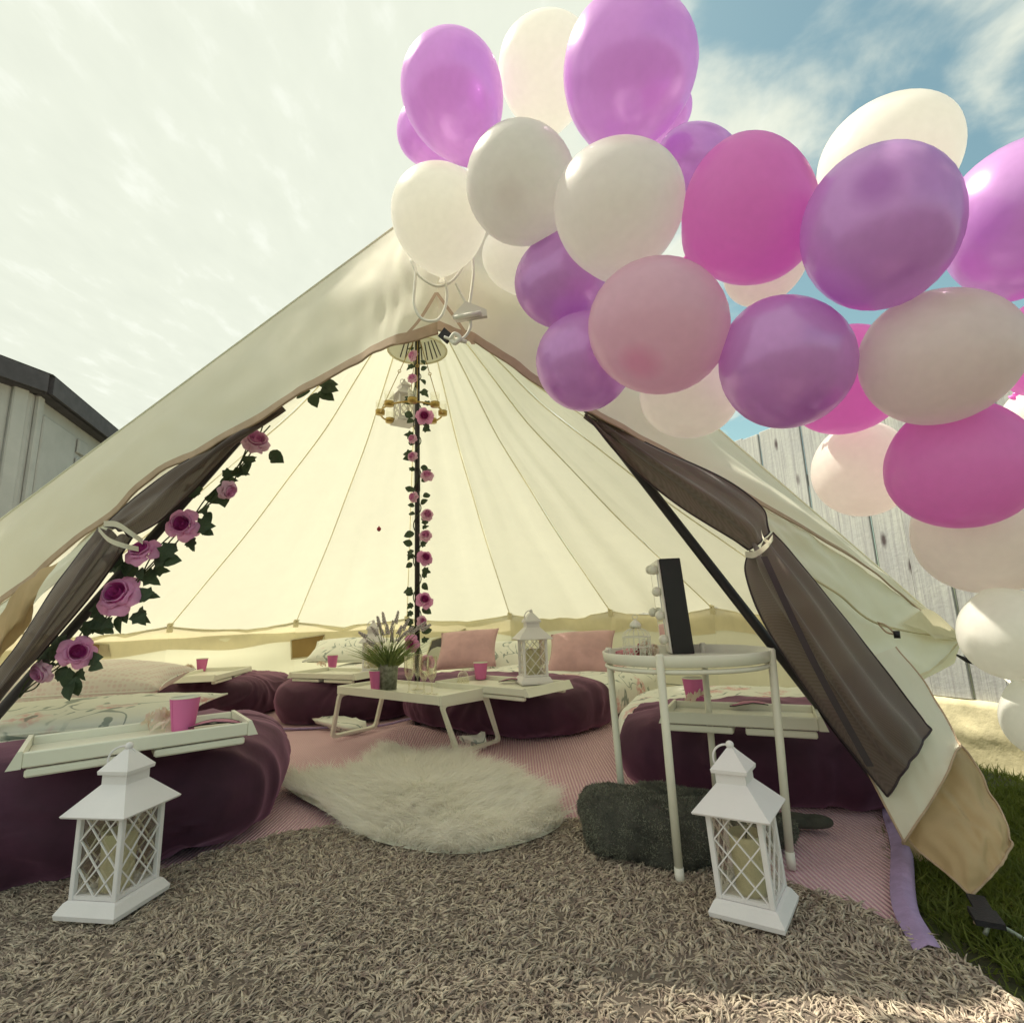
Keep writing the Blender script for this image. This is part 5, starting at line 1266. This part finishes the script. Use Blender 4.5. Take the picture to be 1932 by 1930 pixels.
# ------------------------------------------------------------------ grey fleece cushion under the table
fc = empty('fleece_blanket', (.45, 1.60, 0), label='crumpled charcoal grey fleece blanket under the round table', cat='blanket')
def lump(c, half, rz, seed, wr=.035, n=30):
    vs, fs = puff(half, 2.4, n, wr=wr, ws=3.4, seed=seed, floor=False); M = Matrix.Rotation(rz, 3, 'Z'); out_ = []
    for v in vs:
        v = M @ v + Vector(c)
        f_ = noise.noise(Vector((v.x * 5 + 3 * noise.noise(v * 3), v.y * 9, seed))); g_ = math.sin(v.x * 26 + v.y * 14 + 5 * noise.noise(v * 4 + Vector((seed, 0, 0)))); v += (v - Vector(c)).normalized() * (.010 * (1 - abs(g_)) ** .8 * -1 + .010 * f_)
        v.z = max(v.z, .022); out_.append(v)
    return out_, fs
cuv, cuf = lump((.40, 1.58, .080), (.24, .17, .085), R_(-14), 4, .032)
mb = MB(); mb.add(cuv, cuf); mb.build('fleece_fold', m_fleece, fc)
cuv2, cuf2 = lump((.64, 1.60, .050), (.11, .08, .04), R_(-25), 9, .02, 18)
mb = MB(); mb.add(cuv2, cuf2); mb.build('fleece_fold', m_fleece, fc)
cuv3, cuf3 = lump((.80, 1.66, .035), (.08, .035, .022), R_(-10), 12, .008, 12)
mb = MB(); mb.add(cuv3, cuf3); mb.build('fleece_fold', m_fleece, fc)
def fuzz(vs, fs, n, L, w, m, parent, name):
    A = np.array([tuple(v) for v in vs]); Fq = np.array(fs); k = rng.integers(0, len(Fq), n); uv = rng.random((n, 2))
    a, b, c, d_ = [A[Fq[k, i]] for i in range(4)]; p = a * ((1 - uv[:, :1]) * (1 - uv[:, 1:])) + b * (uv[:, :1] * (1 - uv[:, 1:])) + c * (uv[:, :1] * uv[:, 1:]) + d_ * ((1 - uv[:, :1]) * uv[:, 1:])
    nn = np.cross(c - a, d_ - b); nn /= np.linalg.norm(nn, axis=1, keepdims=True) + 1e-12
    dd = nn + rng.normal(size=(n, 3)) * .8; dd /= np.linalg.norm(dd, axis=1, keepdims=True)
    V_, Q_ = strands(p, dd, rng.uniform(.5, 1.2, n) * L, rng.uniform(.6, 1.3, n) * w, rng.normal(size=(n, 3)) * L * .5, 2, 1, .2)
    V_[:, 2] = np.maximum(V_[:, 2], .018); o = np_obj(name, V_, Q_, m, kind='stuff'); o.parent = parent; o.location = -parent.location
m_fuzz = mat('charcoal_fleece_pile', (.24, .245, .19), .95, .5, 20, col2=(.06, .06, .055))
fuzz(cuv, cuf, 36000, .0045, .0022, m_fuzz, fc, 'pile'); fuzz(cuv2, cuf2, 7000, .0045, .0022, m_fuzz, fc, 'pile')
# ------------------------------------------------------------------ on the folding table: bucket with lavender, flutes, jar
def onT(u, v): return PZ(u, v, .287)
bk_ = onT(732, 1300); bu = empty('zinc_bucket', bk_, label='mottled galvanised zinc bucket holding lavender on the folding table', cat='bucket')
mb = MB(); mb.lathe([(0, .002), (.042, .002), (.043, 0), (.052, .125), (.054, .127), (.051, .127), (.043, .02), (0, .02)], 32, bk_); mb.build('bucket_wall', m_galv, bu)
mb = MB(); mb.lathe([(0, .105), (.048, .105)], 20, bk_); mb.build('soil', m_lawn, bu)
lv = empty('lavender_plant', bk_ + Vector((0, 0, .105)), label='potted lavender with grey green leaves and pale mauve spikes', cat='plant')
# leaves
lb = MB()
for k in range(420):
    a = rnd.uniform(0, 6.28); s = rnd.uniform(.02, 1); L = rnd.uniform(.07, .20); o_ = bk_ + Vector((.035 * s * math.cos(a), .035 * s * math.sin(a), .10))
    d_ = Vector((math.cos(a) * s * .95 + rnd.uniform(-.35, .35), math.sin(a) * s * .95 + rnd.uniform(-.35, .35), 1)).normalized(); side = d_.cross(Vector((rnd.uniform(-1, 1), rnd.uniform(-1, 1), .2))).normalized(); dr = Vector((math.cos(a), math.sin(a), -.4)) * L * .35
    G = [[o_ + d_ * L * t_ + dr * t_ * t_ - side * .0048 * (1 - abs(2 * t_ - .8) * .6) * (1 - t_ * .7), o_ + d_ * L * t_ + dr * t_ * t_ + side * .0048 * (1 - abs(2 * t_ - .8) * .6) * (1 - t_ * .7)] for t_ in (0, .33, .66, 1)]
    lb.grid(G)
lb.build('leaves', m_lavleaf, lv, kind='stuff')
spk = [(676, 1190), (700, 1180), (712, 1160), (722, 1152), (730, 1175), (742, 1168), (752, 1150), (758, 1178), (772, 1165), (780, 1180), (800, 1172), (812, 1160), (824, 1165), (740, 1192), (766, 1190), (690, 1205), (716, 1178)]
for (u, v) in spk:
    tip = PY(u, v + 2, bk_.y - .06 + rnd.uniform(0, .12)); b0 = bk_ + Vector((rnd.uniform(-.025, .025), rnd.uniform(-.025, .025), .11)); mid = b0.lerp(tip, .5) + Vector((0, 0, .03))
    if u > 790: tip = tip.lerp(b0, .12)
    path = crom([b0, mid, tip], 14); st_ = MB(); st_.tube(path, .0016, 5); so_ = st_.build('stalk', m_lavleaf, lv)
    mb = MB(); ln_ = rnd.uniform(.045, .07); n_f = 26; dirp = (path[-1] - path[-3]).normalized(); sd_ = dirp.orthogonal()
    for k in range(n_f):
        t_ = k / n_f; c_ = path[-1] - dirp * ln_ * (1 - t_) ; a = k * 2.4; rr_ = .0085 * (1 - .5 * t_); w_ = Matrix.Rotation(a, 3, dirp) @ sd_.normalized()
        c_ = c_ + w_ * rr_; mb.ball(c_, .0052 * (1 - .35 * t_), 5, 4)
    mb.build('flower_spike', m_lav, so_, kind='stuff')
fl0 = empty('champagne_flute')
mb = MB(); mb.lathe([(0, 0), (.030, .001), (.031, .003), (.010, .006), (.004, .012), (.004, .055), (.010, .065), (.021, .085), (.025, .115), (.0255, .175)], 28); mb.build('glass_wall', m_glass, fl0, False)
mb = MB(); mb.lathe([(.0245, .175), (.0235, .115), (.0195, .088), (.008, .07), (0, .068)], 28); mb.build('inner_wall', m_glass, fl0, False)
mb = MB(); mb.tube([(.025 * math.cos(a), .025 * math.sin(a), .1755) for a in np.linspace(0, 6.283, 29)[:-1]], .0009, 5, closed=True); mb.build('rim', m_glass, fl0, False)
for k, (u, v, lab) in enumerate([(772, 1308, 'clear champagne flute nearest the zinc bucket'), (788, 1300, 'clear champagne flute, second from the zinc bucket'), (800, 1309, 'clear champagne flute, third from the zinc bucket'), (815, 1310, 'clear champagne flute furthest from the zinc bucket')]):
    o = fl0 if k == 0 else copy_tree(fl0); place(o, PZ(u, v, .287), (0, 0, k), .98, lab, 'clear champagne flutes on the folding table'); o['category'] = 'glass'
jp = onT(874, 1296); jr = empty('crystal_jar', jp, label='small cut crystal jar with domed lid on the folding table', cat='jar')
mb = MB(); pr_ = [(0, 0), (.026, 0), (.029, .006), (.029, .045), (.026, .050)]; mb.lathe(pr_, 20, jp, None); 
for i, p in enumerate(mb.v):
    if i % 2: q = p - jp; mb.v[i] = jp + Vector((q.x * .93, q.y * .93, q.z))
mb.build('jar_body', m_glass, jr, smooth=False)
mb = MB(); mb.lathe([(.028, .052), (.027, .060), (.017, .074), (.006, .080), (.008, .086), (.001, .091)], 16, jp); mb.build('lid', m_glass, jr)
for k in range(14):
    a = k * 2 * math.pi / 14; mb = MB(); c_ = jp + Vector((.0285 * math.cos(a), .0285 * math.sin(a), .028)); mb.ball(c_, .0048, 6, 4); mb.build('crystal_stud', m_glass, jr)
# ------------------------------------------------------------------ roses, ivy, garlands
def rose_data(name, mats, seed=0, opened=1.0):
    r_ = random.Random(seed); mb = MB(); G = []; nS = 84
    for i in range(7):      # rolled heart: one spiral sheet
        row = []; h = i / 6
        for j in range(nS):
            t_ = j / (nS - 1); a = t_ * 3.1 * 2 * math.pi; rr_ = .03 + .40 * t_ ** .8
            rr2 = rr_ * (1 + .22 * h * h) * (1 + .07 * math.sin(a * 2.7 + seed)) * (.6 + .4 * min(1, h * 2))
            z = -.20 + h * (.66 - .10 * t_) + .05 * math.sin(a * 1.7 + seed) * h
            row.append(Vector((rr2 * math.cos(a), rr2 * math.sin(a), z)))
        G.append(row)
    mb.grid(G); mb.lathe([(.0, -.02), (.16, -.02), (.30, -.16)], 12); heart = mb.build(name + '_heart', mats[0], data_only=True, smooth=True); pet = []
    for k in range(13):
        rg = 0 if k < 3 else (1 if k < 8 else 2); cnt = (3, 5, 5)[rg]; a0 = (k - (0, 3, 8)[rg]) * 2 * math.pi / cnt + .5 * rg + r_.uniform(-.15, .15)
        half = (1.25, .80, .72)[rg]; base = (.40, .44, .46)[rg]; outw = (.12, .26, .52 * opened)[rg]; hgt = (.72, .64, .42)[rg]; curl = (.05, .16, .26)[rg]; pm = MB(); G = []
        tl_ = r_.uniform(-.06, .06)
        for i in range(9):
            row = []; h = i / 8
            for j in range(11):
                s = (j / 10 - .5) * 2; wdt = half * (.45 + .55 * math.sin(min(1, h * 1.25) * math.pi / 2)); aa = a0 + s * wdt
                e_ = 1 - abs(s) ** 4 * .30 * h; rr_ = (base * math.sin(min(1, .35 + h * 1.3) * math.pi / 2) + outw * h ** 2.2) * e_ + .03 * math.sin(s * 7 + k) * h * h
                z = -.30 + hgt * math.sin(h * 1.75) * e_ - curl * h ** 5 * (1 + .4 * math.sin(s * 4 + k)) + tl_ * h
                row.append(Vector((rr_ * math.cos(aa), rr_ * math.sin(aa), z)))
            G.append(row)
        pm.grid(G); pet.append(pm.build(name + '_petal', mats[1], data_only=True, smooth=True))
    return heart, pet
RO = [rose_data('rose_a', (m_rosedeep, m_rose), 1), rose_data('rose_b', (m_rose, m_rosepale), 2, .7)]
def joined_rose(i):      # single mesh version for the small roses
    heart, pets = RO[i]; mb = MB(); mats = [heart.materials[0], pets[0].materials[0]]; idx = []
    for me in [heart] + pets:
        b = len(mb.v); mb.v += [v.co.copy() for v in me.vertices]
        for p in me.polygons: mb.f.append(tuple(b + q for q in p.vertices)); mb.sm.append(True); idx.append(0 if me is heart else 1)
    me = mb.build('rose_small_%d' % i, mats, data_only=True)
    me.polygons.foreach_set('material_index', idx); return me
RJ = [joined_rose(0), joined_rose(1)]
def leaf_data(seed):
    out_ = [(0, 0), (.16, .10), (.42, .20), (.36, .42), (.50, .62), (.24, .74), (.16, .92), (0, 1.12)] if seed == 0 else [(0, 0), (.20, .12), (.38, .35), (.40, .60), (.26, .86), (0, 1.1)]
    mb = MB(); n_ = len(out_); vs = []; fs = []
    for (x, y) in out_: vs.append(Vector((-x, y, .16 * x + .10 * math.sin(y * 3) - .12 * y * y)))
    for (x, y) in out_: vs.append(Vector((0, y, -.02 * 0 + .10 * math.sin(y * 3) - .12 * y * y)))
    for (x, y) in out_: vs.append(Vector((x, y, .16 * x + .10 * math.sin(y * 3) - .12 * y * y)))
    for i in range(n_ - 1): fs.append((i, n_ + i, n_ + i + 1, i + 1)); fs.append((n_ + i, 2 * n_ + i, 2 * n_ + i + 1, n_ + i + 1))
    mb.add(vs, fs, False); return mb.build('leaf_%d' % seed, m_leaf, data_only=True)
LF_ = [leaf_data(0), leaf_data(1)]
def orient(nrm, up, spin=0.0):
    z = Vector(nrm).normalized(); y = Vector(up) - z * Vector(up).dot(z)
    y = y.normalized() if y.length > 1e-4 else z.orthogonal().normalized(); x = y.cross(z)
    return Matrix((x, y, z)).transposed() @ Matrix.Rotation(spin, 3, 'Z')
def add_rose(par, c, size, nrm, i, spin, full):
    M = orient(nrm, (0, 0, 1), spin)
    if full:
        heart, pets = RO[i]; h = link('rose', heart, par, Vector(c) - par.location, M, size)
        for p in pets: link('petal', p, h)
        return h
    return link('rose', RJ[i], par, Vector(c) - par.location, M, size)
def add_leaf(par, c, size, d_, nrm, i):
    link('leaf', LF_[i], par, Vector(c) - par.location, orient(nrm, d_), size)
def pole_at(v): return PY(788 + (1200 - v) * .006, v, TC.y - .02)
g1 = empty('rose_garland', (TC.x, TC.y, 0), label='thin ivy and pink rose garland wound around the centre pole', cat='garland', group=None)
hel = []
for k in range(150):
    t_ = k / 149; z = .42 + 2.05 * t_; a = t_ * 9 * 2 * math.pi; hel.append(Vector((TC.x + .024 * math.cos(a), TC.y + .024 * math.sin(a), z)))
mb = MB(); mb.tube(hel, .0035, 5); mb.build('stem', m_stem, g1)
small = [(779, 671, .042, 1), (778, 714, .038, 1), (801, 785, .052, 0), (778, 828, .034, 1), (778, 861, .036, 1), (806, 897, .044, 1), (780, 938, .038, 1), (806, 971, .042, 1), (803, 1010, .042, 1), (802, 1052, .046, 0), (801, 1132, .048, 0), (796, 1172, .036, 1), (776, 1214, .046, 0), (805, 1250, .042, 0)]
for k, (u, v, s, i) in enumerate(small):
    p = PY(u, v, TC.y - .06); add_rose(g1, p, s * 1.2, (rnd.uniform(-.5, .5) + (.4 if u > 790 else -.4), -1, rnd.uniform(-.1, .5)), i, rnd.uniform(0, 6), False)
lv_ = []
for v in range(660, 1240, 15):
    for _ in range(1 + (v % 2)):
        sd = rnd.choice((-1, 1)); lv_.append((v + rnd.uniform(-8, 8), sd))
for (v, sd) in lv_:
    y_ = TC.y - rnd.uniform(.0, .05); p = PY(788 + sd * rnd.uniform(4, 10), v, y_)
    dd = Vector((sd * rnd.uniform(.5, 1), rnd.uniform(-.4, .2), rnd.uniform(-.8, .5))); add_leaf(g1, p, rnd.uniform(.040, .068), dd, (rnd.uniform(-.6, .6), -1, rnd.uniform(-.2, .7)), rnd.randint(0, 1))
g2 = empty('rose_garland', PY(220, 1130, 1.66), label='large pink rose and ivy garland wound along the left door pole', cat='garland')
rs = [(483, 832, .062, (.5, -.7, .35), 1), (430, 925, .045, (.85, -.2, -.45), 1), (345, 990, .062, (.2, -1, .1), 0), (268, 1040, .060, (0, -.85, .55), 0), (224, 1122, .078, (.05, -.9, .35), 0), (146, 1230, .058, (.7, -.7, .1), 0), (78, 1268, .050, (-.2, -.8, -.3), 1)]
for k, (u, v, s, nrm, i) in enumerate(rs): add_rose(g2, PY(u, v, 1.585), s * .86, nrm, i, k * 1.3, True)
path = crom([PY(500, 800, 1.66), PY(450, 885, 1.63), PY(400, 940, 1.63), PY(345, 1000, 1.63), PY(290, 1060, 1.62), PY(225, 1140, 1.62), PY(150, 1210, 1.63), PY(90, 1270, 1.64), PY(40, 1310, 1.64)], 80)
for off in (0, .012, -.010):
    mb = MB(); mb.tube([p + Vector((.012 * math.sin(k * .35 + off * 200) + off, -.006, .010 * math.cos(k * .3 + off * 300))) for k, p in enumerate(path)], .0022, 5); mb.build('stem', m_stem, g2)
lp = [(505, 858, 1.0, -.5), (470, 868, -.3, -1), (440, 890, .9, .3), (412, 925, .2, -1), (392, 940, .9, -.2), (384, 962, .4, -1), (372, 940, -.5, .8), (360, 1010, .3, -1), (330, 1022, -.6, -.8), (375, 998, 1, -.1), (290, 1070, .9, .2), (300, 1052, 1, .3), (268, 1078, .5, -.8), (238, 1072, -.9, -.2), (230, 1055, -1, .3), (258, 1150, .7, -.6), (235, 1158, .1, -1), (262, 1130, 1, .3), (190, 1170, .6, -.7), (176, 1162, -.4, -.9), (165, 1175, .9, -.5), (120, 1240, -.9, .1), (128, 1262, -.2, -1), (150, 1262, .5, -.9), (108, 1252, -.8, -.6), (140, 1280, .1, -1), (168, 1250, .9, .1), (118, 1225, -.6, .8), (95, 1240, -.9, .5), (420, 905, 1, .7), (205, 1150, -.8, -.5), (250, 1062, -.2, -1)]
for (u, v, dx, dz_) in lp:
    for q in range(2):
        add_leaf(g2, PY(u + rnd.uniform(-8, 8), v + rnd.uniform(-8, 8), 1.62 + rnd.uniform(-.02, .02)), rnd.uniform(.036, .060), (dx + rnd.uniform(-.3, .3), rnd.uniform(-.4, .1), dz_ + rnd.uniform(-.3, .3)), (rnd.uniform(-.5, .5), -1, rnd.uniform(-.1, .8)), rnd.randint(0, 1))
g3 = empty('ivy_sprig', PY(598, 738, 1.9), label='dark ivy sprig peeping from under the left awning edge', cat='leaves')
for (u, v, dx, dz_) in ((602, 728, 1, .3), (600, 740, 1, -.5), (592, 742, .2, -.6), (586, 738, -1, -.1), (605, 735, .8, -.1)):
    add_leaf(g3, PY(u, v, 1.62), .055, (dx, -.1, dz_), (rnd.uniform(-.3, .3), -1, .3), 1)
# brown fabric buds on the seams
for (u, v, lab) in ((715, 998, 'small brown bud clipped to the tent seam, upper of two'), (702, 1190, 'small brown bud clipped to the tent seam, just above the lavender')):
    r_ = PCyl(u, v, TR); d_ = r_ - CAM; p = CAM + d_ * (.90 if v > 1100 else .74)
    mb = MB(); mb.lathe([(.001, -.022), (.016, -.010), (.018, .006), (.006, .018), (.002, .026)], 8, p); o = mb.build('fabric_bud', m_ribbon); tag(o, lab, 'flower')
# ------------------------------------------------------------------ chandelier
CH = PY(777, 781, TC.y - .02); RC = .205
ch = empty('ring_chandelier', CH, label='brass ring chandelier with glass tealight holders hanging round the pole', cat='chandelier')
tiltM = Matrix.Rotation(R_(-2), 3, 'Y')
ringp = [CH + tiltM @ Vector((RC * math.cos(a), RC * math.sin(a), 0)) for a in np.linspace(0, 2 * math.pi, 61)[:-1]]
mb = MB(); mb.tube(ringp, .006, 7, closed=True); mb.build('ring', m_brass, ch)
for k in range(8):
    a = R_(12 + 45 * k); c_ = CH + tiltM @ Vector((RC * math.cos(a), RC * math.sin(a), 0)); mb = MB(); mb.lathe([(0, -.006), (.030, -.006), (.031, .022), (.029, .022), (.028, 0), (0, 0)], 18, c_); cu = mb.build('tealight_cup', m_brass, ch)
    mb = MB(); mb.lathe([(.027, .004), (.027, .012), (.030, .085)], 18, c_); mb.build('glass_sleeve', m_glass, cu)
    mb = MB(); mb.lathe([(.0, .004), (.019, .004), (.019, .018), (0, .018)], 12, c_); mb.build('tealight', m_candle, cu)
top = PY(788, 628, TC.y - .02)
for k in range(4):
    a = R_(20 + 90 * k); c_ = CH + tiltM @ Vector((RC * math.cos(a), RC * math.sin(a), 0)); mid = c_.lerp(top, .5)
    mb = MB(); mb.tube([c_, mid], .0028, 5); r1 = mb.build('hanger_rod', m_brass, ch)
    mb = MB(); mb.tube([mid + Vector((.010 * math.cos(b), 0, .010 * math.sin(b))) for b in np.linspace(0, 6.283, 13)[:-1]], .0024, 5, closed=True); mb.build('hanger_ring', m_brass, r1)
    mb = MB(); mb.tube([mid + (top - mid).normalized() * .01, top], .0028, 5); mb.build('hanger_rod', m_brass, ch)
